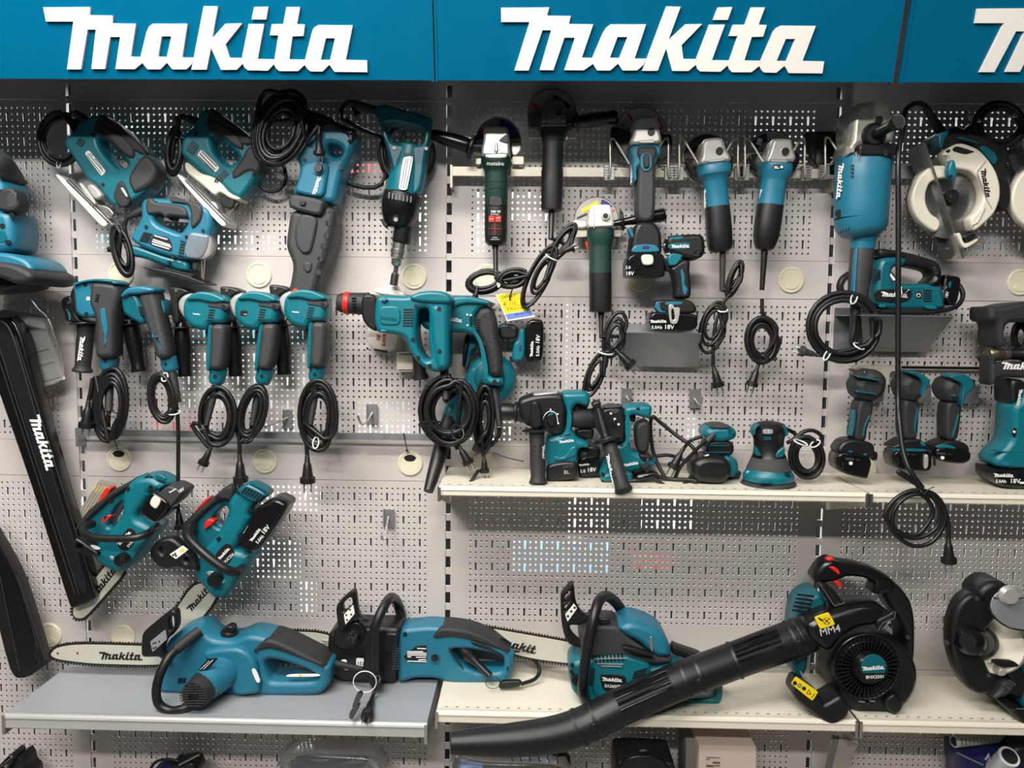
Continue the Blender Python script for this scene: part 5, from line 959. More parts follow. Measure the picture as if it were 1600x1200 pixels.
pf('hand_guard', BLK, "72,420 80,260 105,222 320,45 372,62 376,200 322,272 270,312 250,390 300,480 270,520 235,440 130,445 95,442", d+.07, .03, 4, ["300,120 340,100 345,195 310,225"]); k = pf('guard_label', mat('label_grey', (140, 143, 146), .5), "130,330 258,228 272,310 150,420", d+.086, .002, .3, sm=.04, seg=1); dots('print', INK, "158,345 175,340 160,385 178,378 205,330", 1.5, d+.0871, k, .0003)
lt('strain_relief', RUB, (1655, 510, d), (1890, 560, d+.03), '0:6 .5:5 1:4'); O(380, 950, H)
tb('cord', CORD, [(960, 500, d+.03), (1060, 540, .15), (1130, 570, .16), (1120, 620, .17), (1085, 690, .175), (1070, 730, .185)], 3, d); plug(1072, 720, 106, 190, .18, None, None, .115); tb('tag_ring', PRINT, [(1005+95*math.cos(a*.63), 610+88*math.sin(a*.63), d+.1) for a in range(10)], .9, d, closed=True)
pf('tag_clip', BLK, "940,700 975,682 992,710 975,740 945,800 970,770 960,820 925,880 905,912 878,905 880,860 915,820 900,812", .25, .012, 1, tilt=(940, 700, 890, 900, .05))

O(510, 910, H); d0 = dz(700, 768, ZL); d = d0+.012
T('electric_chainsaw', 'corded chainsaw with large black front half, standing upright on grey shelf joint', 'chainsaw', 700, 768, d0, ES)
O(400, 900, 4); guide_bar("-160,345 480,345 490,470 -160,470", d-.035, .006); bars('bar_print', CAST, "410,400,470,408 415,408,470,414 412,418,465,422", .5, d-.0315)
O(510, 910, H)
pf('front_housing', BLK, "45,400 60,360 150,330 240,300 380,308 645,308 625,420 606,560 606,772 520,778 80,752 60,640 38,580", d, .096, 7)
pf('scroll', BLK, "60,520 150,560 280,520 340,380 260,300 150,330 60,380", d+.05, .02, 4); lt('chain_cap', BLK, (215, 445, d+.05), (215, 445, d+.085), '0:13 .6:12.6 1:10.6'); bars('cap_rib', GREY, "180,470,220,400 215,500,250,430 190,420,230,470", 2, d+.0855)
pf('side_block', BLK, "480,400 590,400 600,430 580,560 470,560", d+.045, .03, 3); vents('vent', (545, 545), (598, 545), 0, 21, 9, 2, d+.056, GREY); k = plate("246,624 310,626 310,694 246,688", d+.056, PRINT); txt('103', 250, 682, 32, d+.0567, 3, INK, k); pf('side_label', PRINT, "120,640 160,635 175,660 130,665", d+.056, .001, .3, seg=1); pf('side_label', PRINT, "140,705 185,712 180,728 145,722", d+.056, .001, .3, seg=1)
pf('housing', BLUE, "632,332 720,325 860,310 950,316 1192,344 1372,419 1512,509 1552,529 1557,599 1522,739 1492,769 1072,792 960,760 900,740 740,740 660,772 603,772 606,450", d, .084, 7, ["1032,519 1072,499 1192,509 1392,539 1472,589 1467,684 1252,684 1192,659 1102,629"])
pf('handle_grip', RUB, "950,314 1192,342 1372,417 1545,522 1440,512 1250,442 1060,402 940,418 882,412", d+.006, .084, 5); pf('handle_inner', BLK, "1195,455 1320,500 1460,580 1475,620 1400,560 1200,500", d+.03, .03, 2); dots('screw', INK, "650,428 1078,430", 3.4, d+.0425); lt('cap', BLUE, (897, 620, d+.036), (897, 620, d+.047), '0:8.6 1:8'); lt('brush_cap', BLK, (897, 620, d+.041), (897, 620, d+.049), '0:6.6 1:6')
plate("634,612 740,528 832,518 832,667 672,660", d+.0428, INK, [(750, 545, 825, 548), (668, 585, 828, 585), (668, 600, 828, 600), (668, 572, 800, 572), (670, 615, 700, 615), (740, 618, 825, 618), (760, 640, 825, 638), (668, 650, 828, 655)], PRINT, 1.6); vents('vent', (1015, 540), (1030, 575), 14, 20, 8, 1.8, d+.0425)
tb('front_handle', BLK, [(400, 800, d+.09), (396, 600, d+.1), (398, 480, d+.1), (402, 380, d+.1), (440, 270, d+.09), (500, 160, d+.06), (540, 125, d+.02), (580, 160, d-.02), (610, 240, d-.04), (620, 310, d-.05)], 8, d, n=12); pf('handle_foot', BLK, "358,720 455,725 462,800 440,842 400,852 368,820", d+.08, .05, 4); pf('handle_web', BLK, "530,150 570,140 620,220 640,320 540,320 600,250", d-.03, .02, 2)
pf('hand_guard', BLK, "84,200 108,150 225,45 252,60 272,250 300,280 380,300 300,310 220,310 150,388 108,392", d+.06, .03, 4, ["140,165 215,100 225,175 150,235"]); k = pf('guard_label', PRINT, "143,268 222,183 236,258 158,350", d+.076, .002, .3, sm=.04, seg=1); dots('print', INK, "165,270 170,310 195,225 205,265", 1.6, d+.0772, k, .0003)
O(690, 940, H); tb('cord', CORD, [(600, 405, d), (680, 420, d+.01), (770, 490, d+.02), (808, 570, .085), (770, 640, .105), (660, 680, .125)], 3.2, d)
pf('tag_clip', BLK, "470,690 490,655 540,648 650,645 665,672 640,695 560,705 480,712", .135, .016, 1.5); lt('plug', BLK, (150, 370, d+.02), (400, 615, d+.07), '0:6 .2:9 .3:12 .4:9 .6:5 1:6'); tb('tag_ring', BLK, [(425+60*math.cos(a*.63), 670+48*math.sin(a*.63), d+.1) for a in range(10)], .6, d, closed=True)
pf('warning_label', PRINT, "300,505 500,500 500,520 320,525", d-.03, .002, .3, seg=1)

O(860, 890, H); O(940, 960, H); d0 = dz(700, 725, ZR); d = d0-.01
O(860, 890, H); T('petrol_chainsaw', 'teal petrol chainsaw with black grab handle, standing behind the blower tube', 'chainsaw', 700, 1090, d0)
O(690, 940, H); guide_bar("240,190 560,245 1020,325 1090,345 1090,500 1030,505 760,470 500,405 330,335", .012, .006, (470, 362, 855, 425), (300, 270, 1060, 420, .11))
O(860, 890, H)
pf('crankcase', TEAL, "148,720 180,680 280,652 500,652 650,668 830,735 985,690 1110,728 1050,860 900,1000 620,1085 330,1020 240,1000 170,930 143,800", d, .11, 8)
pf('engine_cover', GREY, "245,450 330,388 532,388 600,460 700,540 830,620 960,648 988,690 850,722 500,657 280,657 228,560", d+.004, .11, 6); pf('intake_rib', BLK, "395,395 490,392 500,440 390,455", d+.056, .01, 2)
pf('filter_cover', BLUE, "528,412 620,358 700,363 820,408 900,458 950,530 978,642 850,657 700,520 610,480", d+.008, .12, 9); pf('cover_clip', STEEL, "818,550 845,550 848,690 820,655", d+.066, .008, .8); dots('screw', INK, "722,574 785,650 180,790 175,843", 3, d+.062)
pf('starter_handle', BLK, "588,622 650,625 845,690 842,712 700,688 600,645", d+.07, .02, 2); pf('starter_cover', TEAL, "330,720 440,672 640,675 830,740 800,900 640,1020 430,1040 330,1000", d+.04, .05, 6)
vents('vent', (372, 705), (380, 770), 31, -2, 8, 2.6, d+.066); bars('grille_glint', CAST, "385,775,600,780 420,795,590,800 365,735,640,730", 1, d+.0668); vents('vent', (330, 815), (370, 825), -2, 18, 8, 1.8, d+.065); vents('vent', (690, 850), (800, 815), -6, 22, 5, 2.2, d+.065); lt('fuel_cap', BLK, (205, 900, d+.05), (205, 900, d+.07), '0:7 1:6.4')  # pale bars paint the grille's reflected light
pf('name_plate', INK, "408,872 440,857 628,875 622,950 590,1012 430,1004", d+.066, .003, 1); logo(425, 918, 597, 926, d+.0682); txt('EA3600F', 446, 972, 27, d+.0682, 2)
tb('front_handle', BLK, [(610, 375, d-.05), (540, 270, d-.03), (460, 218, d+.01), (400, 262, d+.05), (358, 400, d+.08), (320, 580, d+.09), (285, 780, d+.09), (265, 980, d+.08), (290, 1080, d+.05)], 8.6, d, n=12)
pf('hand_guard', BLK, "80,205 100,168 175,90 192,100 208,270 262,350 340,385 250,450 150,440 175,520 285,612 285,645 180,620 128,580 90,450", d+.03, .03, 4, ["118,212 160,155 165,205 112,262", "112,300 160,240 172,255 120,335"]); k = pf('guard_label', PRINT, "122,372 195,278 222,320 142,432", d+.047, .002, .3, sm=.04, seg=1); dots('print', INK, "145,385 172,345 200,315", 2, d+.0482, k, .0003)
pf('rear_handle', TEAL, "960,740 1110,728 1380,860 1412,930 1402,1050 1350,1100 1050,1092 880,1080", d-.01, .05, 4, ["1080,860 1320,925 1350,965 1330,1030 1100,1030"]); pf('throttle', BLK, "985,640 1012,598 1045,620 1270,690 1180,735 1000,680", d, .04, 4); pf('warning_label', PRINT, "1180,985 1300,1020 1300,1035 1190,1010", d+.016, .004, .3, seg=1)
# ================================================================ leaf blower and bench grinder on the lower right shelves
O(1200, 960, H); d0 = dz(500, 845, ZR); d = d0-.06
T('leaf_blower', 'big black petrol leaf blower with round finned cover, long tube reaching down left', 'blower', 620, 845, d0)
pf('rear_cover', TEALD, "180,20 200,-120 270,-200 380,-240 440,-140 360,0 300,120 280,330 270,400 215,490 160,420 150,330", d-.05, .1, 7); vents('vent', (240, -165), (380, -150), -10, 32, 5, 3, d+.001)
lt('fan_case', BLK, (800, 430, d-.1), (800, 430, d+.03), '0:50 .1:62 .4:66.5 .8:66.5 .95:63 1:58', None, 48)
pf('scroll', BLK, "940,-350 1040,-270 1120,-160 1152,-10 1150,270 1125,430 1030,580 960,530 1060,370 1080,190 1050,30 960,-100 880,-230", d-.03, .09, 7); dots('screw', GREY, "1155,190 905,75 1015,95", 3.2, d+.018)
pf('outlet_duct', GLOSS, "255,30 340,-30 520,-90 700,-140 850,-130 960,-60 985,0 870,30 700,50 560,130 480,240 400,245 320,170 270,120", d+.01, .1, 11)
pf('handle', GLOSS, "338,-330 380,-400 430,-460 490,-485 560,-460 700,-440 830,-410 950,-350 1045,-270 960,-205 880,-190 815,-205 850,-280 760,-330 620,-340 560,-310 420,-280 365,-285", d-.01, .06, 7); pf('handle_strut', BLK, "380,-280 440,-285 520,-230 605,-110 625,-85 540,-60 505,-100", d+.01, .05, 4); bars('strut_highlight', STEEL, "418,-268,545,-72 548,-72,630,-98", 1.4, d+.036)  # steel bars along the strut are a painted highlight line
pf('button', RED, "472,-465 520,-482 545,-455 490,-445", d+.012, .02, 1.5); pf('switch', RED, "495,-400 540,-405 582,-370 582,-328 505,-388", d+.016, .02, 1.5); pf('trigger', RED, "512,-292 570,-300 602,-240 575,-228", d, .03, 2)
k = pf('warning_label', YEL, "380,22 500,-20 556,82 430,122", d+.063, .003, .4, sm=.06); lt('print_ring', INK, (485, 55, d+.0646), (485, 55, d+.065), '0:5.6 1:5.6', k); lt('print_disc', YEL, (485, 55, d+.0648), (485, 55, d+.0654), '0:5 1:5', k); bars('print', INK, "485,55,460,35 485,55,510,75 485,55,465,78 485,55,508,32 415,25,450,45 420,38,455,55", 1.2, d+.0655, k, .0003)
txt('MM4', 432, 180, 62, d+.0632, -16, mat('silver_print', (190, 192, 194), .4)); pf('duct_bracket', BLK, "880,40 1000,-20 1040,-50 1000,30 910,130 890,100", d+.055, .02, 2); bars('bracket_edge', STEEL, "905,130,945,70 945,70,1040,30 1040,30,1050,-30", 1.2, d+.067)
lt('recoil_cover', BLK, (810, 430, d+.02), (810, 430, d+.055), '0:52 .5:50 .9:46 1:42', None, 48); lt('recoil_dark', DARK, (810, 430, d+.05), (810, 430, d+.057), '0:44 1:43', None, 48)
fin = []
for i in range(40):
    a = 2*math.pi*i/40; fin.append((810+148*math.cos(a), 430+148*math.sin(a), 810+262*math.cos(a), 430+262*math.sin(a)))
bars('fin', GLOSS, fin, 2, d+.056, None, .012)
for r_ in (262, 205): tb('fin_ring', GLOSS, [(810+r_*math.cos(a*.3927), 430+r_*math.sin(a*.3927), d+.062) for a in range(16)], 1.8 if r_ > 250 else 1, d, closed=True, n=6)
lt('hub', GLOSS, (830, 440, d+.055), (830, 440, d+.085), '0:28 .3:27.6 .8:25 1:22', None, 40); pf('hub_badge', TEALD, [(872+104*math.cos(math.radians(a)), 432+104*math.sin(math.radians(a))) for a in range(150, 391, 12)], d+.086, .003, .5, sm=0, seg=1)
lt('badge_disc', INK, (872, 448, d+.08), (872, 448, d+.0855), '0:22.6 1:22.4', None, 40); logo(778, 466, 960, 446, d+.0877); txt('BHX2501', 808, 532, 28, d+.0858, -4)
pf('foot', BLK, "175,605 200,535 232,508 415,640 400,690 470,655 552,600 630,700 605,790 510,845 440,842 190,652", d+.04, .08, 5); k = pf('warning_label', YEL, "188,572 230,510 416,640 366,716", d+.0815, .002, .3, sm=.05, seg=1); dots('print', INK, "222,568 262,588 297,612", 3.4, d+.0826, k, .0003); dots('print', CAST, "262,588", 2.4, d+.083, k, .0003); bars('print', INK, "318,652,338,622 338,622,355,662 318,652,355,662 205,580,222,548 222,548,240,585 360,690,385,655", 1, d+.0826, k, .0003)
pf('foot', BLK, "915,665 1000,598 1080,680 1062,745 1010,787 940,742", d+.02, .06, 4); pf('side_plate', CAST, "255,455 320,520 390,610 350,590 280,520", d+.012, .004, .4); bars('bracket_print', CAST, "745,715,800,722 835,710,880,715", 2, d+.04); dots('screw', GREY, "822,738", 2.8, d+.035)
# tube
O(0, 0, 1); tube = [(1262, 990, d+.005, 29), (1230, 1002, d+.02, 29.5), (1150, 1031, d+.045, 28.5), (1062, 1064, d+.075, 29), (975, 1102, d+.1, 29), (905, 1136, d+.125, 29), (852, 1150, d+.14, 28), (800, 1156, d+.15, 26), (750, 1159, d+.16, 22), (704, 1161, d+.17, 17.5)]
tb('blow_tube', BLK, tube, 28, d, n=24, sub=6)
def tube_at(x):
    for a, b in zip(tube, tube[1:]):
        if b[0] <= x <= a[0]: u = (a[0]-x)/(a[0]-b[0]); return tuple(a[i]+(b[i]-a[i])*u for i in range(4)), math.atan2(b[1]-a[1], b[0]-a[0])
    return tube[-1], 3.1
for x in (1247, 1237, 1148, 1092, 1070, 932, 905): 
    (cx_, cy_, cd, rr), an = tube_at(x); e = 2.2
    tb('tube_ring', BLK, [(cx_-e*math.cos(an), cy_-e*math.sin(an), cd), (cx_+e*math.cos(an), cy_+e*math.sin(an), cd)], rr+1.6, d, n=28, sub=1)
for xa, xb in ((1222, 1152), (1050, 968)):
    for o in (-23, -14, -5, 5, 14, 22):
        q = []
        for x in (xa, (xa+xb)/2, xb):
            (cx_, cy_, cd, rr), an = tube_at(x); q.append((cx_+math.sin(an)*o, cy_-math.cos(an)*o, cd+math.sqrt(max(1, rr*rr-o*o))*mpp(cd)-.001))
        tb('tube_rib', GLOSS, q, 2.4, d, n=6, sub=2)
for x, y in ((1246, 1008), (1090, 1068), (925, 1138)): 
    (cx_, cy_, cd, rr), an = tube_at(x); pf('tube_latch', BLK, [(x-4, y-6), (x+6, y-10), (x+10, y+2), (x, y+7)], cd+rr*mpp(cd), .01, 1.2)

O(1440, 880, W7); d0 = dz(1160, 1885, ZR); d = d0-.03
T('bench_grinder', 'bench grinder with white wheel and clear eye shield at the lower right photo edge', 'grinder', 1160, 1885, d0)
pf('motor', TEALD, "1030,800 1260,800 1750,800 1750,1725 1180,1725 985,1585 1040,1200", d-.03, .16, 8); pf('base', BLK, "800,1590 960,1585 1170,1725 1750,1715 1750,1885 1160,1892 1000,1800", d-.02, .18, 5); bars('base_edge', STEEL, "1165,1800,1700,1792", 1.2, d+.071)
pf('rim_top', BLK, "555,345 620,230 720,165 800,150 900,170 1000,250 1060,320 1010,450 900,640 760,640", d-.02, .09, 8); vents('rim_rib', (920, 238), (975, 243), 20, 33, 3, 1.4, d+.0255, GREY)
lt('grinding_wheel', mat('wheel_white', (222, 216, 198), .75, bump=.3), (905, 990, d-.02), (860, 992, d+.03), '0:44 .2:46 .9:46 1:44', None, 40)
pf('side_guard', BLK, "298,940 310,700 370,520 450,400 550,333 640,360 760,470 835,570 850,650 730,790 705,960 715,1140 780,1300 892,1370 862,1480 760,1572 650,1582 500,1500 400,1330 330,1120", d+.03, .05, 6); lt('guard_hub', GLOSS, (600, 960, d+.045), (575, 965, d+.085), '0:25 .4:24 .8:19 1:12', None, 30); dots('screw', GREY, "680,440 830,1390 310,985", 4, d+.055); lt('flange', BLK, (735, 975, d+.02), (720, 978, d+.05), '0:25 .7:24 1:20', None, 30)
pf('rim_bottom', GREY, "862,1480 892,1370 1085,1370 1060,1450 960,1560 800,1592 760,1575", d+.01, .08, 5)
pf('tool_rest', BLK, "838,1190 1115,1193 1225,1275 930,1278", d+.07, .01, .8); pf('rest_bracket', CAST, "925,1280 1015,1280 1000,1362 900,1366", d+.06, .03, 1); pf('rest_arm', BLK, "1010,1280 1225,1275 1225,1560 1180,1640 1080,1600 990,1560 1060,1450", d+.03, .04, 4); bars('arm_bolt', STEEL, "1080,1445,1160,1508 1035,1520,1090,1560", 1.2, d+.051)
k = pf('eye_shield', SMOKE, "842,530 870,430 930,360 1010,330 1180,308 1235,322 1262,420 1750,400 1750,850 1220,832 1000,760 880,645", d+.11, .006, 1.5); pf('shield_plate', CAST, "862,520 900,440 1060,455 1240,430 1740,430 1740,830 1220,815 1000,745 890,640", d+.1, .004, 1, pa=k); lt('shield_boss', CAST, (1080, 395, d+.105), (1080, 395, d+.125), '0:13 .5:16 1:12', k)
tb('shield_edge', BLK, [(845, 560, d+.114), (880, 640, d+.114), (1000, 755, d+.114), (1200, 825, d+.114), (1700, 845, d+.114)], 1.2, d, pa=k); tb('shield_seam', BLK, [(895, 425, d+.114), (960, 445, d+.114), (1080, 455, d+.114), (1200, 440, d+.114), (1262, 425, d+.114)], .9, d, pa=k)

# ================================================================ upper right shelves
O(760, 590, H); d0 = dz(600, 845, ZU); d = d0-.02
T('cordless_sds_drill', 'upright cordless hammer drill with vertical side handle, left on the upper shelf', 'drill', 600, 845, d0, 'cordless hammer drills on the upper shelf')
pf('gear_case', BLK, "250,175 400,122 600,113 645,150 665,260 640,440 560,465 440,410 330,385 285,330", d, .08, 7); pf('case_top', CAST, "380,130 480,118 600,113 560,130 400,148", d+.01, .05, 2); dots('screw', GREY, "598,162", 3, d+.041)
lt('chuck', BLK, (115, 280, d), (340, 285, d), '0:10 .05:13 .3:14 .5:12.5 .55:14 .8:17 1:18'); lt('chuck_ring', BLK, (230, 282, d), (262, 283, d), '0:15 .5:16.4 1:15'); pf('housing', TEAL, "598,112 760,103 830,108 855,180 830,235 745,200 700,260 690,380 740,480 830,515 850,565 745,560 745,800 720,818 500,852 478,470 560,465 640,440 668,300", d-.004, .085, 7)
pf('mode_dial', BLK, "500,300 560,290 575,380 540,410 500,380", d+.041, .012, 2); tb('dial_mark', PRINT, [(462, 355, d+.042), (485, 305, d+.042), (530, 278, d+.042), (575, 300, d+.042), (592, 375, d+.042)], .7, d); dots('print', PRINT, "460,355 530,264 590,300 594,378", 1.3, d+.041); dots('dial_dot', TEAL, "540,295", 2.6, d+.0475)
pf('trigger', BLK, "700,240 750,205 780,260 720,290", d, .03, 2); pf('grip_end', TEALD, "745,200 830,160 845,220 800,300 760,290", d-.02, .05, 4); vents('vent', (605, 488), (610, 472), 16, -2, 6, 1.4, d+.0386)
pf('lower_case', BLK, "490,688 745,655 748,795 720,815 500,835 488,800", d+.003, .085, 4); vents('vent', (632, 752), (640, 722), 15, -2, 6, 1.8, d+.046, GREY); txt('BL', 640, 797, 32, d+.046, -4, CAST); logo(600, 545, 725, 525, d+.0386); pf('front_trim', TEAL, "550,640 640,660 700,570 745,560 745,640 690,660 660,680 560,690", d+.036, .012, 2)
b = pf('battery', GLOSS, "748,640 930,620 935,790 755,820", d-.03, .06, 3); pf('battery_mount', BLK, "745,560 850,540 935,560 935,650 748,660", d-.03, .065, 4, pa=b); pf('mount_badge', TEALD, "785,612 835,605 825,640 795,642", d+.0035, .003, .6, pa=b); logo(765, 732, 852, 720, d+.0005, pa=b); txt('18V', 832, 778, 34, d+.0005, -4, pa=b); txt('5.0', 775, 786, 26, d+.0005, -4, pa=b); 
pf('handle_clamp', BLK, "375,180 430,190 460,260 470,410 365,420 355,300", d+.035, .05, 4); lt('handle_guard', BLK, (415, 424, d+.045), (416, 442, d+.045), '0:20 .4:23.5 .7:23 1:18'); lt('side_handle', RUB, (416, 440, d+.05), (428, 876, d+.07), '0:13.4 .1:12 .3:11.6 .6:12.4 .86:11.4 .93:13 .97:14.6 1:13.6'); dots('handle_stud', GREY, [(395+42*(k % 2), 555+42*(k//2)) for k in range(14)], 1.1, d+.077); logo(462, 560, 468, 770, d+.075, turn=50, tall=-.3)

O(880, 610, H); d0 = dz(600, 745, ZU); d = d0-.02
T('cordless_sds_drill', 'cordless hammer drill with slanting side handle over the shelf edge', 'drill', 600, 745, d0, 'cordless hammer drills on the upper shelf')
lt('chuck', RUB, (62, 240, d+.03), (290, 225, d), '0:9 .04:12 .25:14.5 .6:15.4 1:16.5'); pf('chuck_neck', BLK, "100,300 240,300 250,360 220,400 90,380", d-.01, .06, 4)
pf('gear_case', BLK, "285,150 380,108 490,125 515,260 505,415 380,425 290,350", d, .075, 6); pf('case_top', GREY, "320,125 480,110 490,135 340,150", d+.02, .04, 2); pf('housing', TEAL, "470,118 700,100 722,140 705,220 650,210 560,185 522,220 540,480 600,500 700,515 745,545 750,610 300,700 290,660 400,450 505,410 515,260", d-.002, .08, 6)
pf('grip', RUB, "580,265 712,225 700,505 600,505", d-.004, .06, 5); pf('trigger', BLK, "535,190 600,185 590,265 545,250", d-.004, .03, 3); pf('lock_button', BLK, "600,140 635,138 630,160 605,162", d+.037, .006, 1); vents('dial_mark', (385, 190), (402, 190), 32, 45, 3, 3, d+.0375, PRINT); pf('mode_lever', BLK, "400,250 430,240 440,300 410,310", d+.037, .01, 1.5); pf('case_badge', GREY, "385,150 470,150 450,195 395,195", d+.0375, .004, 1)
pf('base', TEAL, "296,670 400,640 560,640 560,735 520,745 310,745", d+.002, .09, 5); pf('base_band', BLK, "300,712 560,705 760,640 765,690 560,745 310,752", d+.006, .086, 4); b = pf('battery', GLOSS, "575,670 760,640 762,690 585,730", d+.012, .085, 3); bars('battery_print', CAST, "615,708,700,695 620,715,660,708", 1.4, d+.055, b); dots('screw', INK, "328,692", 3, d+.0475); txt('BL', 450, 478, 24, d+.0385, -3); logo(490, 632, 622, 605, d+.0565); pf('base_top', BLK, "600,505 700,512 740,545 640,570", d+.01, .07, 3); pf('hook', DSTEEL, "660,640 690,560 712,565 690,640", d+.05, .01, 1.5)
pf('handle_clamp', BLK, "225,110 265,80 300,80 312,110 290,150 250,170 290,330 310,320 270,160", d+.05, .04, 3); lt('handle_stem', BLK, (280, 130, d+.06), (350, 380, d+.07), '0:5 .1:6 .9:7 1:8'); lt('handle_guard', BLK, (362, 392, d+.07), (368, 410, d+.07), '0:20 .5:23.6 1:19'); lt('side_handle', RUB, (368, 405, d+.07), (502, 832, .262), '0:11 .15:11.4 .5:12.4 .84:11.2 .92:12.4 .97:14.4 1:13.6'); dots('handle_stud', GREY, [(378+k*18+(j*42), 470+k*52-j*6) for k in range(4) for j in range(2)], 1.1, d+.12); logo(352, 530, 425, 765, d+.112, turn=-40, tall=-.3)

O(1080, 630, H); d0 = dz(250, 645, ZU); d = d0-.03
T('palm_sander', 'small palm sander with teal knob and black dust box on the upper shelf', 'sander', 220, 645, d0)
pf('knob', TEAL, "73,235 95,185 170,163 260,164 330,190 352,232 335,280 225,312 160,305 90,275", d, .09, 9); pf('knob_pad', GREY, "115,182 180,162 260,164 315,184 225,207", d+.012, .07, 3); vents('knob_rib', (300, 215), (335, 205), 2, 14, 4, 1.2, d+.0455, TEALD); pf('neck', BLK, "98,290 325,290 322,420 100,420", d-.004, .08, 4); bars('neck_band', TEALD, "105,352,318,348 105,405,318,405", 1.4, d+.037)
pf('motor_base', TEALD, "230,405 330,425 358,480 352,560 300,590 220,560", d, .09, 5); pf('dust_box', BLK, "-20,470 30,430 100,408 255,420 305,495 295,575 225,642 30,625 -15,590", d+.03, .1, 9); pf('box_label', PRINT, "108,432 145,418 150,432 112,440", d+.0805, .001, .2, seg=1)
pf('sanding_plate', GREY, "180,640 300,560 420,550 370,660 240,665", d-.01, .02, 1); lt('strain_relief', GREY, (185, 255, d+.04), (105, 345, d+.05), '0:5.4 .6:4.6 1:4')
O(880, 610, H); tb('cord', CORD, [(1180, 410, d+.06), (1090, 500, d+.05), (970, 630, d+.03), (885, 760, d+.01), (760, 560, d-.02), (722, 340, d-.03), (735, 220, d-.03), (800, 262, d-.03), (930, 368, d-.02), (1065, 465, d), (1098, 560, d+.02), (1050, 720, d+.05), (950, 805, d+.07), (840, 785, d+.07), (710, 690, d+.06), (610, 580, d+.05)], 3, d)
tb('cord_end', CORD, [(1150, 380, d+.03), (1060, 410, d+.03), (1010, 460, d+.02), (985, 500, d+.02)], 3, d); plug(992, 478, 118, 190, d+.02); tb('cord_back', CORD, [(760, 545, d-.04), (860, 535, d-.04), (960, 560, d-.04), (1060, 610, d-.02)], 3, d); tb('cord_low', CORD, [(760, 710, d+.04), (900, 735, d+.04), (1050, 740, d+.06), (1105, 755, d+.07)], 3.4, d)

def ybase(x, d, z):
    lo, hi = 0, 2000
    for _ in range(40):
        m = (lo+hi)/2
        if P(*pt(x, m), d).z > z: lo = m
        else: hi = m
    return lo
O(1080, 630, H); d0 = dz(640, 715, ZU)-.066; d = d0
yb = ybase(640, d, ZU); T('orbital_sander', 'round orbital sander with bright teal skirt standing on the upper shelf', 'sander', 640, 690, d0)
lt('head', BLK, (640, 148, d), (640, 440, d), '0:8 .03:16 .08:23 .18:27.4 .3:27.4 .4:25 .5:23 .7:22.4 .9:23.6 1:26', n=30); lt('skirt', mat('speckled_rubber', (66, 66, 66), .8, bump=.6, var=.3, vs=220), (640, 435, d), (640, 545, d), '0:25.4 .3:28 .8:33 1:34', n=30)
lt('shroud', TEAL, (638, 535, d), (636, yb-30, d), '0:33.4 .15:34.4 .4:37 .5:38.6 .9:38.4 1:35', n=36); lt('pad', GREY, (636, yb-40, d), (636, yb, d), '0:34 .4:40 .8:42 1:39', n=40)
for t in ("500,262 496,220 515,180 560,165 525,200 520,255", "735,180 770,185 790,230 785,265 765,268 760,225"): pf('head_trim', TEALD, t, d+.024, .03, 2)
for t in ("518,345 545,370 580,432 545,436 518,415", "676,445 700,395 765,345 766,425 720,450"): pf('body_trim', TEALD, t, d+.028, .02, 2)
pf('window', mat('window_grey', (150, 156, 160), .25), "590,214 676,214 676,256 590,256", d+.044, .006, 1); txt('1', 633, 246, 22, d+.0472, 0, PRINT); vents('vent', (600, 282), (660, 282), 0, 15, 2, 2, d+.041, TEALD); vents('vent', (770, 578), (815, 572), 2, 24, 2, 2.4, d+.05); pf('latch', TEAL, "510,632 590,622 650,622 665,645 640,662 580,655", d+.064, .01, 1.5); pf('emblem', CAST, "450,570 475,555 485,568 460,582", d+.055, .003, .5)
coil('cord', CORD, 955, 440, 118, 155, 6, 3.2, d-.01, -10, .14, [(785, 212, d-.04), (850, 245, d-.05), (900, 290, d-.03)], [(1060, 330), (1075, 270), (1010, 225), (930, 235), (860, 290), (790, 330)], .006, -40); tie(1025, 335, 45, 22, -30, d+.02); tie(905, 325, 60, 14, 22, d+.02)

# ---- drivers hanging over the right shelf
DR = 'cordless drivers hung over the right shelf'
O(1290, 560, H); T('hook_rail', 'slim cream hook rail with black groove above the three hung drivers', 'rail', 500, 100, 0, 'hook rails')
a, b_ = P(*pt(210, 55), .02), P(*pt(1330, 100), .02); bx('rail', WIRE, (a.x, -.02, b_.z), (b_.x, -.001, a.z)); bx('groove', INK, (a.x+.13, -.0205, b_.z+.002), (b_.x, -.019, b_.z+.008)); bx('groove', INK, (a.x+.13, -.0205, a.z-.004), (b_.x, -.019, a.z-.001)); pf('rail_plate', WIRE, "225,62 600,66 598,110 525,105 520,210 470,275 440,270 450,120 230,100", .03, .012, 1)
for lab, t in (('galvanised hook plate behind the left hung driver', (380, 275, 475, 362)), ('galvanised hook plate behind the middle hung driver', (745, 210, 870, 366)), ('galvanised hook plate behind the right hung driver', (1112, 215, 1265, 372))):
    x0, y0, x1, y1 = t; T('hook_plate', lab, 'hook', (x0+x1)/2, y1, .02, 'galvanised hook plates'); pf('plate', ZINC, [(x0, y0), (x1, y0), (x1, y1), (x0, y1)], .035, .004, .5, sm=.04); tb('arm', STEEL, [(x1-8, y0+6, .005), (x1-8, y0+6, .05), (x0-60, y0+10, .1)], 1.6, .03); pf('tongue', ZINC, [(x0+20, y1), (x0+70, y1), (x0+60, y1+40), (x0+40, y1+48), (x0, y1+30)], .02, .003, .5)
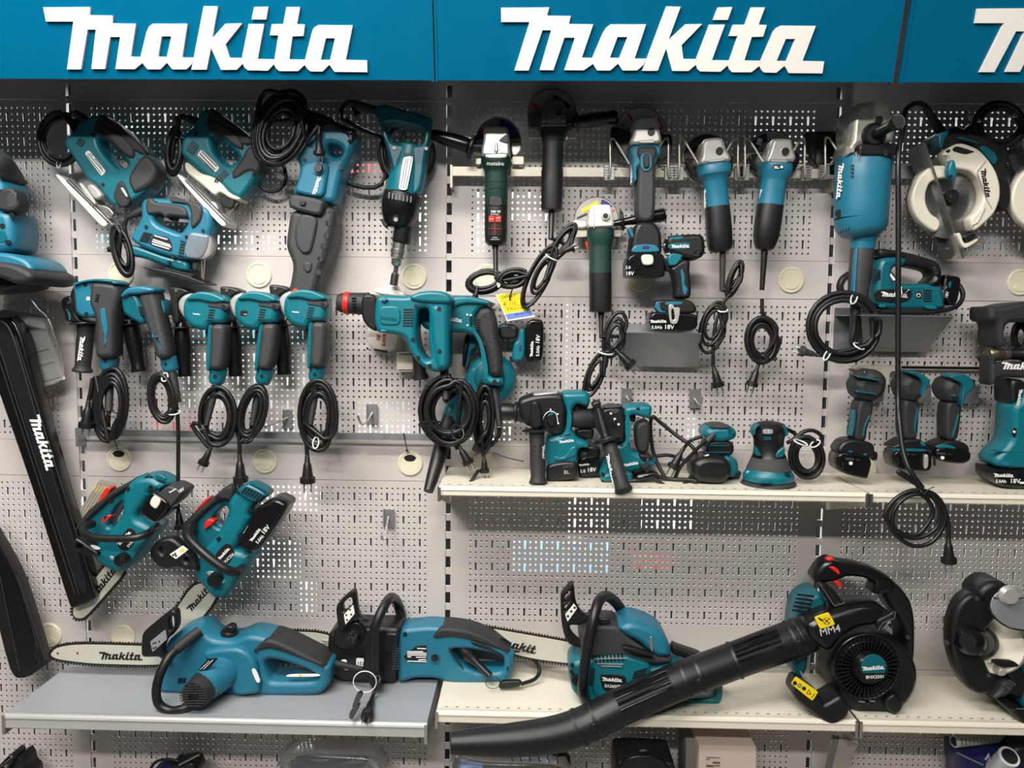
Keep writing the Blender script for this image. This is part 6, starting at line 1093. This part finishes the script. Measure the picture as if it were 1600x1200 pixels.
def driver(lab, ball, trim, grip, gt, foot, batt, btn, extra):
    x, y = btn; T('cordless_driver', lab, 'drill', x, y+60, .08, DR); d = .13
    pf('head', RUB, ball, d, .085, 11)
    for t in trim: pf('head_trim', TEALD, t, d+.03, .05, 2)
    pf('grip', RUB, grip, d, .055, 5)
    for t in gt: pf('grip_trim', TEALD, t, d+.016, .03, 1.4)
    pf('foot', BLK, foot, d, .06, 4); b = pf('battery', GLOSS, batt, d+.004, .064, 3); dots('power_button', PRINT, [btn], 2.8, d+.036, b); bars('charge_window', GREY, [(x-45, y-38, x+25, y-32)], 3.4, d+.0362, b); bars('battery_print', GREY, [(x-130, y-60, x-90, y-55), (x+45, y-30, x+75, y-27)], 1.2, d+.0362, b); pf('battery_rib', BLK, [(x-75, y+0), (x-60, y-5), (x-55, y+70), (x-72, y+68)], d+.036, .006, .8, pa=b)
    for n, m, t, dd, th in extra: pf(n, m, t, d+dd, th, 1.4)
driver('left one of the three hung drivers, black head seen from behind', "188,205 240,130 330,80 412,95 462,160 455,240 425,310 350,347 280,347 212,300", ["222,143 230,138 412,168 405,182", "215,262 220,258 392,282 385,298"], "240,330 372,330 352,460 312,560 302,680 188,660 215,480", ["218,420 235,430 228,540 208,625 190,640 205,560", "345,455 350,470 310,560 300,645 285,640 295,560"], "62,735 108,672 190,648 310,672 368,700 362,822 200,802 70,768", "60,742 350,797 310,968 288,978 50,918", (207, 866), [('belt_clip', BLK, "360,755 415,768 405,840 355,832", 0, .03), ('head_bolt', DSTEEL, "310,118 325,104 340,118 325,132", .043, .004), ('foot_label', TEALD, "190,760 225,765 225,782 190,778", .031, .003), ('foot_trim', TEAL, "300,785 340,782 345,800 320,808", .028, .006)])
driver('middle one of the three hung drivers, behind the long black cord', "556,212 590,150 640,118 705,132 768,172 776,250 722,342 650,352 590,312", ["640,112 700,95 790,140 828,182 800,235 745,312 775,210 740,150"], "605,325 745,335 732,480 722,665 610,662 600,500", ["742,370 745,470 722,560 728,640 710,600 706,540"], "508,712 610,652 722,648 792,690 835,722 822,772 510,735", "508,730 822,730 828,890 790,922 520,902", (660, 822), [('foot_band', TEALD, "535,738 820,742 815,765 540,762", .024, .03), ('foot_trim', TEAL, "775,690 800,685 830,720 790,730", .028, .012), ('battery_side', CAST, "795,790 828,785 826,888 795,912", .03, .03)])
driver('right one of the three hung drivers, thin battery and teal top', "903,232 940,160 1020,138 1092,182 1102,262 1070,352 960,352 918,292", ["970,150 1022,124 1112,124 1162,160 1192,222 1112,300 1088,392 1074,332 1102,205", "1010,300 1030,290 1040,300 1020,312"], "958,340 1088,350 1076,480 1052,668 950,668 945,500", ["1070,450 1078,460 1060,560 1028,652 1015,645 1040,560"], "848,704 950,662 1060,666 1132,702 1145,772 860,745", "852,708 1145,741 1145,820 1082,860 862,832", (964, 820), [('foot_panel', TEAL, "922,712 1020,712 1075,735 1070,752 925,752", .03, .006), ('drill_nose', BLK, "1150,160 1185,165 1195,220 1165,250", -.02, .05)])

# ---- right photo edge
O(1440, 460, W7); T('corded_hammer_drill', 'black corded drill at the right photo edge with steel chuck and lettered side handle', 'drill', 1000, 1100, .08)
d = .12
pf('body', RUB, "692,300 695,165 720,148 850,150 1000,110 1260,88 1750,88 1750,350 1130,342 900,352 880,660 812,642 800,350 720,330", d, .1, 7); coil('cord', CORD, 1230, 520, 90, 170, 4, 3.4, d-.03, 0, .14); lt('chuck', mat('chuck_brass', (120, 112, 92), .35, .8), (815, 740, d), (1000, 740, d), '0:10 .1:11.6 .5:12 .55:10.6 1:10.6'); lt('chuck_ring', STEEL, (995, 740, d), (1075, 740, d), '0:9.6 .2:9.8 .8:9.8 1:9'); lt('spindle', BLK, (1070, 740, d), (1300, 740, d), '0:8.5 .6:9 1:14')
O(1440, 560, W7); pf('side_handle', RUB, "772,-40 800,-40 832,45 900,50 1750,30 1750,250 1120,235 985,222 880,225 815,300 800,322 770,322", d+.02, .06, 5); logo(988, 138, 1480, 138, d+.0505)
T('cordless_driver', 'large teal cordless tool standing on the shelf at the right photo edge', 'drill', 1100, 1570, .1)
d = .13
pf('head', BLK, "985,235 1150,250 1180,330 1150,470 1010,560 985,500", d-.005, .08, 5); pf('housing', TEAL, "1000,560 1130,478 1152,320 1260,360 1750,380 1750,1360 840,1340 770,1230 840,1130 975,1000 1000,800", d, .09, 8); pf('foot_band', TEALD, "850,1120 975,1150 1750,1150 1750,1165 970,1165 840,1135", d+.04, .012, 1); logo(1212, 378, 1190, 590, d+.0452)
pf('grip_pad', RUB, "1220,1060 1260,1030 1750,1030 1750,1300 1220,1290", d+.012, .07, 4); pf('switch_panel', INK, "1120,860 1180,860 1170,975 1115,965", d+.0455, .003, .8); dots('print', PRINT, "1145,908", 2, d+.047); pf('foot_badge', BLUE, "975,1275 1100,1285 1085,1330 1000,1325", d+.0455, .003, .6); pf('foot_recess', BLK, "955,1260 1750,1280 1750,1345 1000,1345", d+.02, .045, 1.5)
b = pf('battery', GLOSS, "762,1320 840,1335 1750,1345 1750,1580 900,1570 800,1490 765,1420", d+.005, .09, 5); logo(892, 1470, 1135, 1470, d+.0505, pa=b); txt('5.0Ah', 915, 1540, 40, d+.0505, 0, pa=b); txt('18V', 1090, 1545, 58, d+.0505, 0, pa=b); bars('print', PRINT, "1215,1540,1275,1540", 3, d+.0505, b)

# ================================================================ bottom edge, under the lower shelves
O(0, 1080, W7); T('black_tool', 'jagged black tool corner at the bottom left photo corner', 'tool', 200, 1100, .1)
pf('shell', GLOSS, "0,920 200,715 245,735 250,790 150,950 60,1300 0,1300", .1, .06, 3, sm=.08); pf('jaw', BLK, "215,790 330,725 375,800 390,880 460,960 460,1300 150,1300 200,900", .08, .06, 2, sm=.05); bars('edge_line', STEEL, "10,930,170,800", .8, .131); dots('bolt', STEEL, "75,928", 2.2, .131)
O(220, 1140, 6.35); T('blue_case', 'dark blue bag with a black hoop handle below the grey shelf', 'bag', 350, 700, .1)
pf('bag_body', PBLUE, "110,400 200,360 350,352 500,358 560,390 600,800 80,800", .1, .08, 6); tb('hoop_handle', BLK, "90,400,.12 150,320,.12 260,295,.12 360,310,.12 400,350,.12", 2.4, .12); pf('flap', BLK, "330,300 370,300 560,260 600,330 610,400 500,350 380,350", .11, .06, 3); tb('rod', STEEL, "380,350,.15 580,245,.15", 1.6, .15)
O(420, 1140, 4.536); T('wrapped_tool', 'grey bent tool in clear plastic wrap below the grey shelf', 'tool', 450, 500, .1)
pf('tool_body', GREY, "170,160 230,160 350,220 480,190 600,152 715,152 718,200 600,250 400,290 260,330 200,280", .1, .06, 5); k = plate("570,190 668,185 668,215 570,218", .131, GREY); bars('frame', CAST, "570,190,668,185 570,218,668,215 668,185,668,215 595,204,655,201", .6, .132, k); pf('clear_wrap', FILM, "80,120 300,110 560,120 760,130 850,250 850,600 60,600", .11, .09, 6); pf('dark_base', BLK, "190,300 400,290 700,240 720,600 180,600", .08, .04, 4)
O(690, 1120, H); T('wrapped_canister', 'clear wrapped dark roll with bluish shine under the blower tube end', 'bag', 450, 700, .1)
lt('roll', BLK, (90, 400, .12), (1060, 420, .12), '0:20 .05:32 .9:32 1:18', n=24); lt('foil', mat('foil_blue', (120, 140, 190), .2, .7, bump=.5, bs=300), (170, 404, .12), (350, 406, .12), '0:33 1:33', n=24); vents('wrap_fold', (570, 300), (600, 420), 75, 2, 6, 2, .175, GREY); pf('clear_wrap', FILM, "70,180 300,280 1000,290 1080,400 1080,800 80,800", .13, .12, 5)
O(930, 1120, 5.08); T('black_case', 'plain black tool case with curved grip under the middle shelf', 'case', 380, 800, .1)
pf('case_body', BLK, "140,290 170,242 590,255 600,300 640,420 660,900 150,900", .12, .12, 5); pf('case_grip', BLK, "310,262 340,228 400,220 440,240 470,270", .12, .04, 4); pf('case_lid', GLOSS, "165,300 600,305 625,900 165,900", .182, .01, 2)
T('carton', 'tall white cardboard carton with small printed label under the middle shelf', 'box', 980, 800, .1)
pf('box', mat('carton_card', (196, 178, 168), .7), "770,92 1208,104 1200,900 760,900", .12, .16, .6, sm=.01); pf('box_side', mat('carton_side_shade', (120, 116, 112), .7), "690,95 770,92 765,900 680,900", .1, .1, .6, sm=.01); k = plate("878,315 992,320 990,400 878,395", .2008, mat('label_tan', (186, 170, 160), .7)); bars('print', INK, "880,322,990,326 880,338,910,340 932,360,990,362 932,368,990,370 880,385,990,388 880,393,940,396", 1, .2015, k, .0002)  # side face gets a darker card colour as painted shade
O(1240, 1120, 6.35); T('leaflet', 'grey folded leaflet hanging under the joint of the right lower shelves', 'leaflet', 440, 520, .1)
pf('sheet', mat('leaflet_grey', (150, 145, 138), .7), "380,172 585,250 640,270 600,340 510,640 290,640", .16, .004, .3, sm=.02); pf('fold', PAPER, "480,180 560,175 645,262 600,290 500,235", .15, .004, .3, sm=.03); bars('text_line', INK, [(390-k*3.4, 195+k*14, 455-k*3.4, 212+k*14) for k in range(24)], .8, .163, None, .0002)
O(1440, 1100, 7.94); T('dark_blue_bag', 'dark blue glossy bag with white lettering at the bottom right corner', 'bag', 700, 900, .1)
pf('bag_body', PBLUE, "370,480 480,520 900,480 1280,400 1500,400 1500,1100 420,1100", .1, .1, 5, sm=.08); txt('zepr', 800, 700, 40, .152, -62, PRINT); tb('strap', ZINC, "440,605,.155 600,680,.157 760,755,.157", 1.6, .15); pf('bag_top', BLK, "1000,400 1500,380 1500,620 1200,700 960,560", .12, .1, 5)
T('cardboard_tube', 'upper printed paper tube lying under the right lower shelf', 'tube', 650, 480, .15, 'printed paper tubes at the bottom right'); TUBE = mat('tube_paper', (176, 174, 170), .6)
lt('tube', TUBE, (410, 465, .17), (1020, 395, .1), '0:9 .01:9 .02:8.8 1:8.6', n=20); lt('bore', INK, (408, 465, .17), (415, 464, .169), '0:6.8 1:6.8', n=20); vents('print', (490, 415), (508, 510), 48, -4, 10, .9, .183, GREY)
T('cardboard_tube', 'lower printed paper tube pointing up at the right, open end facing out', 'tube', 950, 800, .15, 'printed paper tubes at the bottom right')
lt('tube', mat('tube_white', (205, 205, 208), .5), (800, 880, .12), (1090, 650, .2), '0:15 .95:15 .96:16 1:15.4', n=24); lt('bore', INK, (1085, 654, .1985), (1094, 647, .201), '0:12 1:12', n=24); lt('band', INK, (985, 730, .171), (1000, 720, .175), '0:15.3 1:15.3', n=24)
